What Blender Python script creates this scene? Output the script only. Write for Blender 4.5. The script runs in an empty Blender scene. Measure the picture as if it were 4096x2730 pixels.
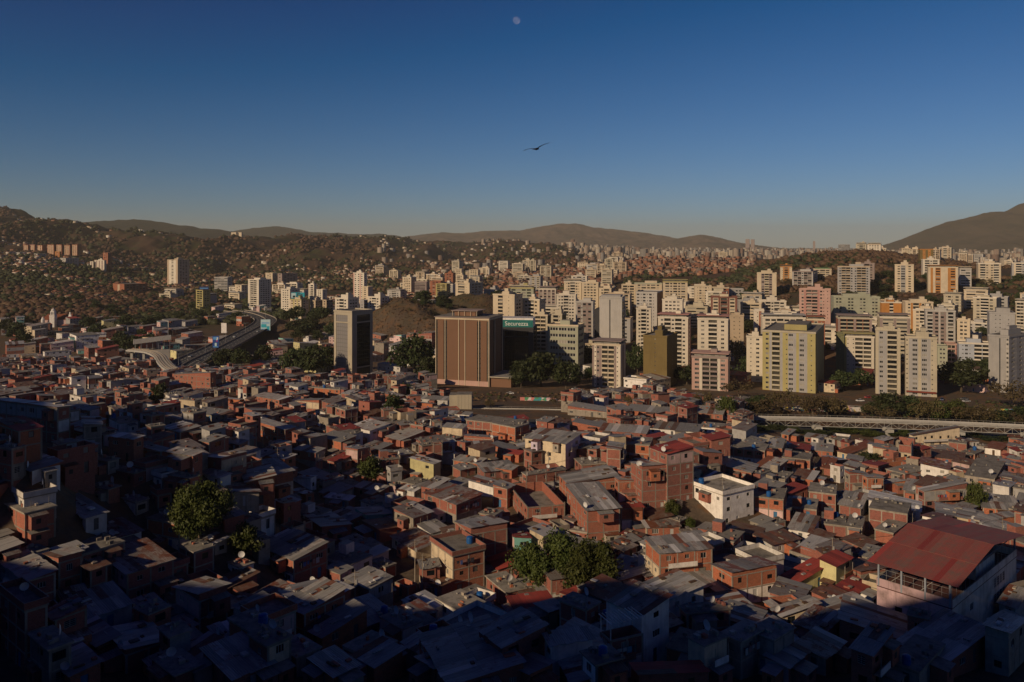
import bpy, math, random
import numpy as np
R = math.radians
sc = bpy.context.scene
col = bpy.context.collection
F = 3186.0            # focal length in photograph pixels
U0, V0 = 2048.0, 984.0  # eye level is above the picture's centre: a level camera with lens shift

# ------------------------------------------------------------------ camera, sky, sun, exposure
cam = bpy.data.cameras.new('camera')
cam.sensor_width = 36.0
cam.lens = 36.0 * F / 4096.0
cam.shift_y = -(1365.0 - V0) / 4096.0
cam.clip_start = 1.0
cam.clip_end = 80000.0
camo = bpy.data.objects.new('camera', cam)
camo.location = (0, 0, 0)
camo.rotation_euler = (R(90), 0, 0)
col.objects.link(camo)
sc.camera = camo

SUN_AZ, SUN_EL = 45.0, 23.5       # sun behind the camera, to its left
sd = (-math.sin(R(SUN_AZ)), -math.cos(R(SUN_AZ)))
world = bpy.data.worlds.new('World')
sc.world = world
world.use_nodes = True
wn = world.node_tree
wn.nodes.clear()
sky = wn.nodes.new('ShaderNodeTexSky')
sky.sky_type = 'NISHITA'
sky.sun_disc = False
sky.sun_elevation = R(SUN_EL)
sky.sun_rotation = R(180 + SUN_AZ)
sky.altitude = 1000
sky.air_density = 1.0
sky.dust_density = 0.2
sky.ozone_density = 8.0
bg = wn.nodes.new('ShaderNodeBackground')
bg.inputs['Strength'].default_value = 0.05
wo = wn.nodes.new('ShaderNodeOutputWorld')
# the same grade for every direction: deeper blue overhead, paler towards the horizon
prev = sky.outputs[0]
for op, val in (('SUBTRACT', (0.90, 1.05, 1.55)), ('MULTIPLY', (1.85, 1.70, 1.74)), ('MAXIMUM', (0.0, 0.0, 0.0))):
    vm = wn.nodes.new('ShaderNodeVectorMath'); vm.operation = op
    wn.links.new(prev, vm.inputs[0]); vm.inputs[1].default_value = val; prev = vm.outputs[0]
wn.links.new(prev, bg.inputs[0])
wn.links.new(bg.outputs[0], wo.inputs[0])
sl = bpy.data.lights.new('sun', 'SUN')
sl.energy = 5.0
sl.angle = R(0.55)
sl.color = (1.0, 0.75, 0.48)
so = bpy.data.objects.new('sun', sl)
so.rotation_euler = (R(90 - SUN_EL), 0, R(-SUN_AZ))
col.objects.link(so)
sc.view_settings.view_transform = 'Standard'
sc.view_settings.look = 'None'
sc.view_settings.exposure = -0.5
sc.view_settings.gamma = 1.0
sc.cycles.max_bounces = 4
sc.cycles.diffuse_bounces = 2
sc.cycles.glossy_bounces = 2
sc.cycles.volume_bounces = 1
sc.cycles.transparent_max_bounces = 6
sc.cycles.use_denoising = True

# ------------------------------------------------------------------ materials
MATS = {}
def nodes(name):
    m = bpy.data.materials.new(name)
    m.use_nodes = True
    nt = m.node_tree
    return m, nt, nt.nodes['Principled BSDF']
def N(nt, t, **k):
    n = nt.nodes.new(t)
    for a, b in k.items():
        if hasattr(n, a): setattr(n, a, b)
        else: n.inputs[a].default_value = b
    return n
def rgba(c): return (c[0], c[1], c[2], 1.0)
def mixc(nt, fac, a, b, mode='MIX'):
    n = nt.nodes.new('ShaderNodeMix'); n.data_type = 'RGBA'; n.blend_type = mode
    for s, v in ((n.inputs[0], fac), (n.inputs[6], a), (n.inputs[7], b)):
        if hasattr(v, 'is_output'): nt.links.new(v, s)
        elif isinstance(v, (int, float)): s.default_value = v
        else: s.default_value = rgba(v)
    return n.outputs[2]
def ramp(nt, src, p0, p1, c0=(0, 0, 0), c1=(1, 1, 1)):
    r = nt.nodes.new('ShaderNodeValToRGB')
    r.color_ramp.elements[0].position = p0; r.color_ramp.elements[1].position = p1
    r.color_ramp.elements[0].color = rgba(c0); r.color_ramp.elements[1].color = rgba(c1)
    nt.links.new(src, r.inputs[0])
    return r.outputs[0]
def noise(nt, vec, scale, detail=4, rough=0.6):
    n = N(nt, 'ShaderNodeTexNoise'); n.inputs['Scale'].default_value = scale
    n.inputs['Detail'].default_value = detail; n.inputs['Roughness'].default_value = rough
    if vec is not None: nt.links.new(vec, n.inputs['Vector'])
    return n.outputs['Fac']
def mapping(nt, vec, sx, sy, sz):
    n = N(nt, 'ShaderNodeMapping'); n.inputs['Scale'].default_value = (sx, sy, sz)
    nt.links.new(vec, n.inputs['Vector'])
    return n.outputs[0]
def rnd_out(nt, island=False):
    if island: return N(nt, 'ShaderNodeNewGeometry').outputs['Random Per Island']
    return N(nt, 'ShaderNodeObjectInfo').outputs['Random']
def hsv(nt, c, h=None, s=None, v=None):
    n = N(nt, 'ShaderNodeHueSaturation')
    nt.links.new(c, n.inputs['Color'])
    for k, x in (('Hue', h), ('Saturation', s), ('Value', v)):
        if x is None: continue
        if hasattr(x, 'is_output'): nt.links.new(x, n.inputs[k])
        else: n.inputs[k].default_value = x
    return n.outputs[0]
def rng_map(nt, src, lo, hi):
    n = N(nt, 'ShaderNodeMapRange'); nt.links.new(src, n.inputs[0])
    n.inputs[3].default_value = lo; n.inputs[4].default_value = hi
    return n.outputs[0]

def plain(name, c, dirt=(0.10, 0.085, 0.07), amount=0.5, scale=0.5, rough=0.85, metal=0.0, var=0.25, streak=True, island=False, spec=0.25):
    """A painted or bare surface: base colour, blotches and rain streaks of dirt, a small shift of tone per object."""
    if name in MATS: return MATS[name]
    m, nt, b = nodes(name)
    pos = N(nt, 'ShaderNodeNewGeometry').outputs['Position']
    n1 = noise(nt, pos, scale, 5, 0.65)
    out = mixc(nt, 0.0, c, c)
    f1 = ramp(nt, n1, 0.45, 0.75)
    out = mixc(nt, rng_map(nt, f1, 0, amount), c, dirt)
    if streak:
        n2 = noise(nt, mapping(nt, pos, 1.6, 1.6, 0.12), 1.0, 3, 0.6)
        out = mixc(nt, rng_map(nt, ramp(nt, n2, 0.5, 0.8), 0, amount * 0.8), out, dirt)
    out = hsv(nt, out, v=rng_map(nt, rnd_out(nt, island), 1 - var, 1 + var))
    nt.links.new(out, b.inputs['Base Color'])
    b.inputs['Roughness'].default_value = rough
    b.inputs['Metallic'].default_value = metal
    b.inputs['Specular IOR Level'].default_value = spec
    MATS[name] = m
    return m

def brick(name, c1, c2, mortar, dirt_amt=0.38):
    if name in MATS: return MATS[name]
    m, nt, b = nodes(name)
    uv = N(nt, 'ShaderNodeUVMap').outputs[0]
    bt = N(nt, 'ShaderNodeTexBrick')
    bt.inputs['Scale'].default_value = 1.0
    bt.inputs['Brick Width'].default_value = 0.32; bt.inputs['Row Height'].default_value = 0.21
    bt.inputs['Mortar Size'].default_value = 0.014; bt.inputs['Bias'].default_value = 0.0
    bt.inputs['Color1'].default_value = rgba(c1); bt.inputs['Color2'].default_value = rgba(c2); bt.inputs['Mortar'].default_value = rgba(mortar)
    nt.links.new(uv, bt.inputs['Vector'])
    pos = N(nt, 'ShaderNodeNewGeometry').outputs['Position']
    n1 = noise(nt, pos, 0.9, 6, 0.7)
    out = mixc(nt, rng_map(nt, ramp(nt, n1, 0.42, 0.72), 0, dirt_amt), bt.outputs['Color'], (0.12, 0.075, 0.05))
    n2 = noise(nt, pos, 5.0, 3, 0.7)
    out = mixc(nt, rng_map(nt, ramp(nt, n2, 0.55, 0.75), 0, 0.5), out, (0.36, 0.27, 0.21))
    out = hsv(nt, out, h=rng_map(nt, rnd_out(nt), 0.488, 0.504), s=rng_map(nt, rnd_out(nt), 0.82, 1.03), v=rng_map(nt, rnd_out(nt), 0.72, 1.25))
    nt.links.new(out, b.inputs['Base Color'])
    b.inputs['Roughness'].default_value = 0.95
    b.inputs['Specular IOR Level'].default_value = 0.1
    bp = N(nt, 'ShaderNodeBump'); bp.inputs['Strength'].default_value = 0.5; bp.inputs['Distance'].default_value = 0.03
    nt.links.new(bt.outputs['Fac'], bp.inputs['Height']); bp.invert = True
    nt.links.new(bp.outputs[0], b.inputs['Normal'])
    MATS[name] = m
    return m

def sheet(name, c, c2, rust=(0.13, 0.045, 0.022), rustlo=0.5, rusthi=0.75, metal=0.45, rough=0.5, island=False, var=(0.62, 1.3)):
    """Corrugated sheet: ribs as relief, stains and rust running down the slope, tone of its own per sheet."""
    if name in MATS: return MATS[name]
    m, nt, b = nodes(name)
    uv = N(nt, 'ShaderNodeUVMap').outputs[0]
    pos = N(nt, 'ShaderNodeNewGeometry').outputs['Position']
    rv = rnd_out(nt, island)
    st = noise(nt, mapping(nt, uv, 3.0, 0.35, 1), 1.0, 5, 0.7)
    out = mixc(nt, ramp(nt, st, 0.35, 0.7), c, c2)
    n1 = noise(nt, pos, 0.55, 6, 0.7)
    mm = N(nt, 'ShaderNodeMath', operation='ADD'); nt.links.new(n1, mm.inputs[0]); nt.links.new(rng_map(nt, rv, -0.12, 0.12), mm.inputs[1])
    n2 = noise(nt, mapping(nt, uv, 6.0, 0.8, 1), 1.0, 3, 0.7)
    ma = N(nt, 'ShaderNodeMath', operation='ADD'); nt.links.new(mm.outputs[0], ma.inputs[0]); nt.links.new(rng_map(nt, n2, -0.2, 0.2), ma.inputs[1])
    rf = ramp(nt, ma.outputs[0], rustlo, rusthi)
    out = mixc(nt, rf, out, rust)
    out = hsv(nt, out, v=rng_map(nt, rv, *var))
    nt.links.new(out, b.inputs['Base Color'])
    inv = N(nt, 'ShaderNodeMath', operation='MULTIPLY_ADD'); nt.links.new(rf, inv.inputs[0]); inv.inputs[1].default_value = -metal; inv.inputs[2].default_value = metal
    nt.links.new(inv.outputs[0], b.inputs['Metallic'])
    b.inputs['Roughness'].default_value = rough
    w = N(nt, 'ShaderNodeTexWave'); w.inputs['Scale'].default_value = 1.05; w.bands_direction = 'X'
    nt.links.new(uv, w.inputs['Vector'])
    bp = N(nt, 'ShaderNodeBump'); bp.inputs['Strength'].default_value = 0.7; bp.inputs['Distance'].default_value = 0.05
    nt.links.new(w.outputs['Fac'], bp.inputs['Height']); nt.links.new(bp.outputs[0], b.inputs['Normal'])
    MATS[name] = m
    return m

def glass(name, dark=(0.012, 0.016, 0.02), light=(0.32, 0.30, 0.26), lo=0.78, hi=0.9, island=False, rough=0.12):
    """Panes: most are dark, some show a curtain or blind behind."""
    if name in MATS: return MATS[name]
    m, nt, b = nodes(name)
    out = ramp(nt, rnd_out(nt, island), lo, hi, dark, light)
    nt.links.new(out, b.inputs['Base Color'])
    b.inputs['Roughness'].default_value = rough
    MATS[name] = m
    return m

def leafmat(name, c, c2, trans=0.25):
    if name in MATS: return MATS[name]
    m, nt, b = nodes(name)
    ri = rnd_out(nt, True)
    pos = N(nt, 'ShaderNodeNewGeometry').outputs['Position']
    nn = noise(nt, pos, 0.35, 3, 0.6)
    a = N(nt, 'ShaderNodeMath', operation='MULTIPLY_ADD'); nt.links.new(ri, a.inputs[0]); a.inputs[1].default_value = 0.5; nt.links.new(rng_map(nt, nn, -0.3, 0.8), a.inputs[2])
    out = mixc(nt, a.outputs[0], c, c2)
    out = hsv(nt, out, h=rng_map(nt, rnd_out(nt), 0.48, 0.515), v=rng_map(nt, rnd_out(nt), 0.75, 1.25))
    nt.links.new(out, b.inputs['Base Color'])
    b.inputs['Roughness'].default_value = 0.6
    b.inputs['Specular IOR Level'].default_value = 0.2
    MATS[name] = m
    return m

def flat(name, c, rough=0.8, metal=0.0, spec=0.3):
    if name in MATS: return MATS[name]
    m, nt, b = nodes(name)
    pos = N(nt, 'ShaderNodeNewGeometry').outputs['Position']
    out = mixc(nt, rng_map(nt, noise(nt, pos, 0.8, 4), 0.0, 0.35), c, tuple(x * 0.6 for x in c))
    nt.links.new(out, b.inputs['Base Color'])
    b.inputs['Roughness'].default_value = rough; b.inputs['Metallic'].default_value = metal
    b.inputs['Specular IOR Level'].default_value = spec
    MATS[name] = m
    return m

BRICK = brick('brick_wall', (0.44, 0.122, 0.060), (0.33, 0.088, 0.045), (0.32, 0.21, 0.15))
CONC = plain('concrete', (0.33, 0.29, 0.24), dirt=(0.12, 0.10, 0.08), amount=0.6, scale=0.7)
DCONC = plain('weathered_concrete', (0.24, 0.225, 0.20), dirt=(0.05, 0.047, 0.04), amount=0.8, scale=0.45)
ZINC = sheet('zinc_sheet', (0.36, 0.355, 0.34), (0.20, 0.195, 0.185), rustlo=0.58, rusthi=0.85, metal=0.12, rough=0.6)
PALE = sheet('pale_sheet', (0.56, 0.55, 0.53), (0.38, 0.38, 0.38), rustlo=0.66, rusthi=0.9, metal=0.1)
RUST = sheet('rusty_sheet', (0.24, 0.18, 0.15), (0.15, 0.085, 0.055), rustlo=0.36, rusthi=0.56, metal=0.3, rough=0.7)
MIXED = sheet('patchy_sheet', (0.32, 0.30, 0.28), (0.20, 0.16, 0.14), rustlo=0.46, rusthi=0.58, metal=0.3, rough=0.6)
REDR = sheet('red_sheet', (0.30, 0.045, 0.032), (0.22, 0.036, 0.028), rust=(0.12, 0.05, 0.04), rustlo=0.6, rusthi=0.85, metal=0.0, rough=0.75)
WHITE = plain('white_paint', (0.72, 0.69, 0.65), dirt=(0.25, 0.21, 0.17), amount=0.5, scale=0.6)
CREAM = plain('cream_render', (0.58, 0.48, 0.34), dirt=(0.22, 0.17, 0.12), amount=0.6, scale=0.6)
YELL = plain('pale_yellow_paint', (0.62, 0.57, 0.30), dirt=(0.22, 0.18, 0.12), amount=0.4, scale=0.6)
PINK = plain('pink_paint', (0.60, 0.42, 0.40), dirt=(0.25, 0.19, 0.17), amount=0.5, scale=0.6)
TEAL = plain('teal_paint', (0.22, 0.50, 0.44), dirt=(0.2, 0.24, 0.2), amount=0.4, scale=0.6)
GREYW = plain('grey_render', (0.42, 0.41, 0.40), dirt=(0.16, 0.145, 0.13), amount=0.6, scale=0.6)
LAV = plain('lilac_paint', (0.46, 0.40, 0.50), dirt=(0.2, 0.17, 0.18), amount=0.5, scale=0.6)
GLASS = glass('window_glass')
GLASSI = glass('window_glass_row', island=True, lo=0.62, hi=0.95)
DGLASS = glass('dark_glass', dark=(0.008, 0.010, 0.013), light=(0.03, 0.035, 0.04), lo=0.2, hi=1.0, rough=0.08)
FRAME = flat('window_frame', (0.50, 0.48, 0.45))
DARK = flat('dark_metal', (0.03, 0.03, 0.03), rough=0.6)
STEEL = flat('galvanised_steel', (0.40, 0.40, 0.40), rough=0.55, metal=0.4)
BLUE = flat('blue_plastic', (0.015, 0.10, 0.32), rough=0.5)
BLUED = flat('blue_lid', (0.015, 0.10, 0.33), rough=0.45)
DISH = flat('dish_white', (0.62, 0.62, 0.62), rough=0.5)
WOOD = flat('door_wood', (0.10, 0.06, 0.035))
BARK = plain('bark', (0.11, 0.085, 0.06), dirt=(0.05, 0.04, 0.03), scale=2.0, amount=0.7)
LEAF = leafmat('leaves', (0.030, 0.048, 0.012), (0.075, 0.088, 0.020))
LEAFD = leafmat('dark_leaves', (0.022, 0.034, 0.012), (0.048, 0.060, 0.020))
LEAFB = leafmat('dry_leaves', (0.060, 0.050, 0.022), (0.105, 0.080, 0.035))

# ------------------------------------------------------------------ mesh helpers
class MB:
    """Collects quads; build() links them as one mesh object."""
    def __init__(s):
        s.v = []; s.f = []; s.m = []; s.uv = []; s.mats = []
    def mi(s, m):
        if m not in s.mats: s.mats.append(m)
        return s.mats.index(m)
    def face(s, pts, m, swap=False):
        k = len(s.v)
        s.v.extend(pts)
        s.f.append(tuple(range(k, k + len(pts))))
        s.m.append(s.mi(m))
        a, b, c = pts[0], pts[1], pts[2]
        ux, uy, uz = b[0]-a[0], b[1]-a[1], b[2]-a[2]
        vx, vy, vz = c[0]-b[0], c[1]-b[1], c[2]-b[2]
        nx, ny, nz = abs(uy*vz-uz*vy), abs(uz*vx-ux*vz), abs(ux*vy-uy*vx)
        if nz > nx and nz > ny:
            s.uv.extend((p[1], p[0]) if swap else (p[0], p[1]) for p in pts)
        elif nx > ny: s.uv.extend((p[1], p[2]) for p in pts)
        else: s.uv.extend((p[0], p[2]) for p in pts)
    def box(s, x0, x1, y0, y1, z0, z1, m, top=None, bottom=True):
        a, b, c, d = (x0, y0, z0), (x1, y0, z0), (x1, y1, z0), (x0, y1, z0)
        e, f, g, h = (x0, y0, z1), (x1, y0, z1), (x1, y1, z1), (x0, y1, z1)
        s.face([a, b, f, e], m); s.face([b, c, g, f], m); s.face([c, d, h, g], m); s.face([d, a, e, h], m)
        s.face([e, f, g, h], top or m)
        if bottom: s.face([d, c, b, a], m)
    def bar(s, p, q, w, m, n=4):
        """A square or round bar from p to q."""
        p = np.array(p, float); q = np.array(q, float); d = q - p
        L = np.linalg.norm(d)
        if L < 1e-6: return
        d /= L
        up = np.array((0, 0, 1.0)) if abs(d[2]) < 0.9 else np.array((1.0, 0, 0))
        x = np.cross(d, up); x /= np.linalg.norm(x); y = np.cross(x, d)
        w2 = w if isinstance(w, tuple) else (w, w)
        ang = [2 * math.pi * (i + 0.5) / n for i in range(n)]
        A = [tuple(p + (x * math.cos(t) + y * math.sin(t)) * w2[0] * 0.7) for t in ang]
        B = [tuple(q + (x * math.cos(t) + y * math.sin(t)) * w2[1] * 0.7) for t in ang]
        for i in range(n):
            j = (i + 1) % n
            s.face([A[j], A[i], B[i], B[j]], m)
        s.face(A, m); s.face(B[::-1], m)
    def lathe(s, prof, m, n=12, cx=0, cy=0):
        for (r0, z0), (r1, z1) in zip(prof, prof[1:]):
            for i in range(n):
                t, u = 2*math.pi*i/n, 2*math.pi*(i+1)/n
                s.face([(cx+r0*math.cos(t), cy+r0*math.sin(t), z0), (cx+r0*math.cos(u), cy+r0*math.sin(u), z0), (cx+r1*math.cos(u), cy+r1*math.sin(u), z1), (cx+r1*math.cos(t), cy+r1*math.sin(t), z1)], m)
    def mesh(s, name):
        me = bpy.data.meshes.new(name)
        me.from_pydata(s.v, [], s.f)
        for m in s.mats: me.materials.append(m)
        me.polygons.foreach_set('material_index', s.m)
        l = me.uv_layers.new(name='UVMap')
        l.data.foreach_set('uv', [x for p in s.uv for x in p])
        me.update()
        return me
    def build(s, name, parent=None, loc=(0, 0, 0), rz=0.0):
        return ob(name, s.mesh(name), parent, loc, rz)

def ob(name, data, parent=None, loc=(0, 0, 0), rz=0.0, scale=None):
    o = bpy.data.objects.new(name, data)
    o.location = loc
    if rz: o.rotation_euler = (0, 0, rz)
    if scale: o.scale = scale
    if parent is not None: o.parent = parent
    col.objects.link(o)
    return o
def tag(o, label=None, cat=None, group=None, kind=None):
    for k, v in (('label', label), ('category', cat), ('group', group), ('kind', kind)):
        if v: o[k] = v
    return o
def thing(name, label, cat, loc=(0, 0, 0), rz=0.0, group=None):
    return tag(ob(name, None, None, loc, rz), label, cat, group)
def copy_tree(o, loc, rz=0.0, scale=None, label=None, group=None):
    c = o.copy(); col.objects.link(c); c.location = loc; c.rotation_euler = (0, 0, rz)
    if scale: c.scale = scale
    if label: c['label'] = label
    if group: c['group'] = group
    for ch in o.children:
        d = ch.copy(); col.objects.link(d); d.parent = c
        for g in ch.children:
            e = g.copy(); col.objects.link(e); e.parent = d
    return c
def fast(name, V, Fc, mats, mi=None, smooth=False):
    """One mesh from arrays of corners and of faces that all have as many corners."""
    V = np.asarray(V, np.float32); Fc = np.asarray(Fc, np.int32); k = Fc.shape[1]
    me = bpy.data.meshes.new(name)
    me.vertices.add(len(V)); me.vertices.foreach_set('co', V.ravel())
    me.loops.add(Fc.size); me.loops.foreach_set('vertex_index', Fc.ravel())
    me.polygons.add(len(Fc)); me.polygons.foreach_set('loop_start', np.arange(0, Fc.size, k, dtype=np.int32))
    for m in mats: me.materials.append(m)
    if mi is not None: me.polygons.foreach_set('material_index', np.asarray(mi, np.int32))
    if smooth: me.polygons.foreach_set('use_smooth', np.ones(len(Fc), bool))
    me.update(calc_edges=True)
    return me

def lettering(fc, name, parent, loc, rot):
    """Text turned into a mesh of its own."""
    t = bpy.data.objects.new('text', fc); col.objects.link(t)
    bpy.context.view_layer.update()
    me = bpy.data.meshes.new_from_object(t.evaluated_get(bpy.context.evaluated_depsgraph_get()))
    for m in fc.materials:
        if m.name not in me.materials: me.materials.append(m)
    bpy.data.objects.remove(t); bpy.data.curves.remove(fc)
    o = ob(name, me, parent, loc); o.rotation_euler = rot
    return o

# ------------------------------------------------------------------ the lie of the land
NEAR_V = [2730, 2400, 2200, 2100, 2000, 1900, 1830, 1750, 1700, 1650, 1600, 1550, 1500]
NEAR_U = [0, 700, 1400, 2048, 2700, 3400, 4096]
NEAR_Y = [[100,105,105,105,108,110,112],[122,140,160,160,150,152,150],[130,150,185,182,182,185,182],[134,155,205,196,195,205,210],
 [137,160,225,212,200,235,245],[139,166,245,232,225,268,285],[141,180,262,255,255,300,315],[170,220,290,290,300,345,355],
 [230,260,310,318,330,375,385],[300,320,350,360,370,405,415],[370,380,400,420,430,455,460],[440,450,460,490,500,515,515],[540,545,550,560,565,570,570]]
FAR = {0: [(630,-91),(950,-92),(1000,-84),(1150,-75),(1300,-62),(1500,-40),(1700,-22),(2000,-8),(2400,30),(3000,112),(3400,100),(5000,40),(20000,40)],
 700: [(630,-92),(1100,-92),(1300,-88),(1500,-80),(2000,-62),(2300,-40),(2700,5),(3000,0),(3500,5),(20000,0)],
 1400: [(630,-92),(1100,-92),(1500,-85),(2200,-58),(2700,-16),(3200,14),(4000,16),(20000,0)],
 2048: [(630,-90),(1000,-86),(1500,-72),(2000,-60),(2600,-50),(3300,-28),(4500,10),(5500,5),(20000,-20)],
 2700: [(640,-87),(720,-77),(850,-63),(1000,-62),(1200,-58),(1500,-40),(1700,-28),(2000,-45),(4000,-60),(8000,-50),(20000,-50)],
 3400: [(640,-85),(720,-75),(850,-60),(950,-50),(1100,-30),(1250,-10),(1400,-12),(1800,-50),(4000,-60),(20000,-55)],
 4096: [(640,-84),(720,-74),(850,-58),(950,-50),(1100,-42),(1300,-38),(1600,-48),(4000,-55),(20000,-50)]}
COLS = {}
for j, u in enumerate(NEAR_U):
    pr = [(NEAR_Y[i][j], (V0 - v) / F * NEAR_Y[i][j]) for i, v in enumerate(NEAR_V)]
    pr = [(40, pr[0][1] + 14)] + pr + [p for p in FAR[u] if p[0] > pr[-1][0] + 10]
    COLS[u] = pr
COLS[-2600] = [(y, z + 10) for y, z in COLS[0]]
COLS[7000] = [(y, z) for y, z in COLS[4096]]
CU = sorted(COLS)
LY = [np.log([p[0] for p in COLS[u]]) for u in CU]
LZ = [np.array([p[1] for p in COLS[u]], float) for u in CU]
BUMPS = [(1690, 790, 27, 48, 60), (1810, 870, 14, 60, 70), (1500, 820, 18, 50, 60), (1300, 860, 14, 60, 50), (1960, 900, 20, 70, 60)]
def hash2(ix, iy):
    h = np.sin(ix * 127.1 + iy * 311.7) * 43758.5453
    return h - np.floor(h)
def vnoise(x, y):
    ix, iy = np.floor(x), np.floor(y); fx, fy = x - ix, y - iy
    fx = fx*fx*(3-2*fx); fy = fy*fy*(3-2*fy)
    return (hash2(ix, iy)*(1-fx) + hash2(ix+1, iy)*fx)*(1-fy) + (hash2(ix, iy+1)*(1-fx) + hash2(ix+1, iy+1)*fx)*fy
def fbm(x, y, o=4):
    s = 0; a = 0.5
    for i in range(o):
        s = s + a * (vnoise(x * 2**i + 7.3*i, y * 2**i + 3.1*i) - 0.5); a *= 0.55
    return s
def gz(u, Y):
    """Height of the ground below eye level at picture column u and distance Y."""
    u = np.asarray(u, float); Y = np.asarray(Y, float)
    u, Y = np.broadcast_arrays(u, Y)
    ly = np.log(Y); out = np.zeros(u.shape)
    cols = [np.interp(ly, LY[k], LZ[k]) for k in range(len(CU))]
    uc = np.clip(u, CU[0], CU[-1] - 1e-3)
    for k in range(len(CU) - 1):
        m = (uc >= CU[k]) & (uc < CU[k+1])
        t = (uc - CU[k]) / (CU[k+1] - CU[k]); t = t*t*(3-2*t)
        out = np.where(m, cols[k]*(1-t) + cols[k+1]*t, out)
    X = (u - U0) / F * Y
    for bu, by, amp, sx, sy in BUMPS:
        bx = (bu - U0) / F * by
        out = out + amp * np.exp(-(((X-bx)/sx)**2 + ((Y-by)/sy)**2) ** 1.5) * (1 + 0.9 * fbm(X / 34.0 + by, Y / 34.0) - 0.5 * np.abs(fbm(X / 22.0 + 5, Y / 60.0 + by, 2)))
    k = np.clip((Y - 950) / 900, 0, 1) * np.minimum(Y, 5000) * np.clip(1 - (Y - 2700) / 2500, 0.2, 1)
    flatten = np.where(u > 2300, np.clip(1 - (Y - 1700) / 600, 0.15, 1), 1.0)
    out = out + k * 0.036 * flatten * np.clip((Y-1500)/800, 0.4, 1) * 1.0 * fbm(X / 420.0 + 3, Y / 420.0) + k * 0.008 * flatten * fbm(X / 90.0, Y / 90.0) + k * 0.075 * np.where(u < 2300, 1.0, 0.0) * (0.12 - np.abs(fbm(X / 260.0 + 9, Y / 700.0 + 2, 5))) * np.clip((Y - 1500) / 700, 0, 1)
    return out
def gxy(X, Y): return float(gz(U0 + F * X / Y, Y))
def at(u, v, Y): return ((u - U0) / F * Y, Y, (V0 - v) / F * Y)
YS = np.exp(np.linspace(math.log(96), math.log(6000), 1500))
GCACHE = {}
def ground_Y(u, v, H=0.0):
    """Distance at which something H high standing on the ground at column u shows its top at row v."""
    k = round(u / 8)
    if k not in GCACHE: GCACHE[k] = gz(np.full_like(YS, k * 8.0), YS)
    vv = V0 - (GCACHE[k] + H) / YS * F
    k = np.nonzero(vv <= v)[0]
    return float(YS[k[0]]) if len(k) else 4000.0

def groundmat():
    m, nt, b = nodes('ground')
    pos = N(nt, 'ShaderNodeNewGeometry').outputs['Position']
    n1 = noise(nt, pos, 0.012, 8, 0.65); n2 = noise(nt, pos, 0.11, 6, 0.7); n3 = noise(nt, pos, 0.6, 5, 0.7)
    dry = mixc(nt, ramp(nt, n2, 0.35, 0.7), (0.088, 0.054, 0.036), (0.055, 0.037, 0.025))
    green = mixc(nt, ramp(nt, n3, 0.3, 0.7), (0.030, 0.036, 0.014), (0.055, 0.055, 0.024))
    hill = mixc(nt, ramp(nt, n1, 0.42, 0.54), green, dry)
    town = mixc(nt, ramp(nt, n3, 0.35, 0.65), (0.13, 0.10, 0.075), (0.07, 0.055, 0.042))
    town = mixc(nt, ramp(nt, n2, 0.48, 0.62), town, (0.17, 0.095, 0.05))
    sep = N(nt, 'ShaderNodeSeparateXYZ'); nt.links.new(pos, sep.inputs[0])
    far = rng_map(nt, sep.outputs[1], 0, 1)
    far.node.inputs[1].default_value = 640; far.node.inputs[2].default_value = 1050
    nt.links.new(mixc(nt, far, town, hill), b.inputs['Base Color'])
    b.inputs['Roughness'].default_value = 0.95; b.inputs['Specular IOR Level'].default_value = 0.1
    return m
GROUND = groundmat()
us = np.concatenate([np.linspace(-2600, -240, 40), np.linspace(-200, 4300, 430), np.linspace(4350, 7000, 40)])
ys = np.concatenate([np.exp(np.linspace(math.log(70), math.log(600), 90)), np.exp(np.linspace(math.log(603), math.log(1000), 140)), np.exp(np.linspace(math.log(1008), math.log(3800), 230)), np.exp(np.linspace(math.log(3850), math.log(18000), 50))])
UU, YY = np.meshgrid(us, ys)
ZZ = gz(UU, YY)
XX = (UU - U0) / F * YY
nr, nc = UU.shape
idx = np.arange(nr * nc).reshape(nr, nc)
quads = np.stack([idx[:-1, :-1], idx[:-1, 1:], idx[1:, 1:], idx[1:, :-1]], -1).reshape(-1, 4)
tag(ob('ground', fast('ground', np.stack([XX, YY, ZZ], -1).reshape(-1, 3), quads, [GROUND], smooth=True)), 'city ground of dry earth, paving and scrub slopes', 'ground', kind='structure')

# the hill behind the camera whose shadow lies over the nearest houses
SH = [(4096,2400,148),(3900,2420,142),(3600,2450,145),(3250,2520,138),(3020,2440,144),(2740,2360,152),(2420,2400,150),(2250,2420,150),(1880,2480,146),(1560,2440,150),(1100,2390,150),(500,2300,140),(0,2260,132)]
tanE = math.tan(R(SUN_EL)); sA, cA = math.sin(R(SUN_AZ)), math.cos(R(SUN_AZ)); Q0 = 60.0
cp = []
for u, v, Y in SH:
    x, y, z = at(u, v, Y)
    p = x * cA - y * sA; q = -(x * sA + y * cA)
    cp.append((p, z + (Q0 - q) * tanE))
cp.sort()
cp = [(-900, -60), (-420, -30), (-320, -5), (-250, 17), (-235, 19), (-200, 14), (-175, 13), (-158, 11)] + cp + [(60, 30), (400, 34)]
ps = np.concatenate([np.linspace(-700, -180, 40), np.linspace(-175, 0, 120), np.linspace(5, 400, 50)])
qs = np.concatenate([np.arange(-75, 60, 5.0), np.array([57, 60, 66, 80, 120, 200, 320.0])])
PP, QQ = np.meshgrid(ps, qs)
CC = np.interp(PP, [a for a, _ in cp], [b for _, b in cp])
HZ = np.where(QQ <= Q0, CC - (Q0 - QQ) * np.interp(PP, [-160, -90], [0.95, 0.64]) + np.interp(QQ, [-70, 0, 30, 60], [-14, -12, 0, 0]), CC - (QQ - Q0) * 0.22)
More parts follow.
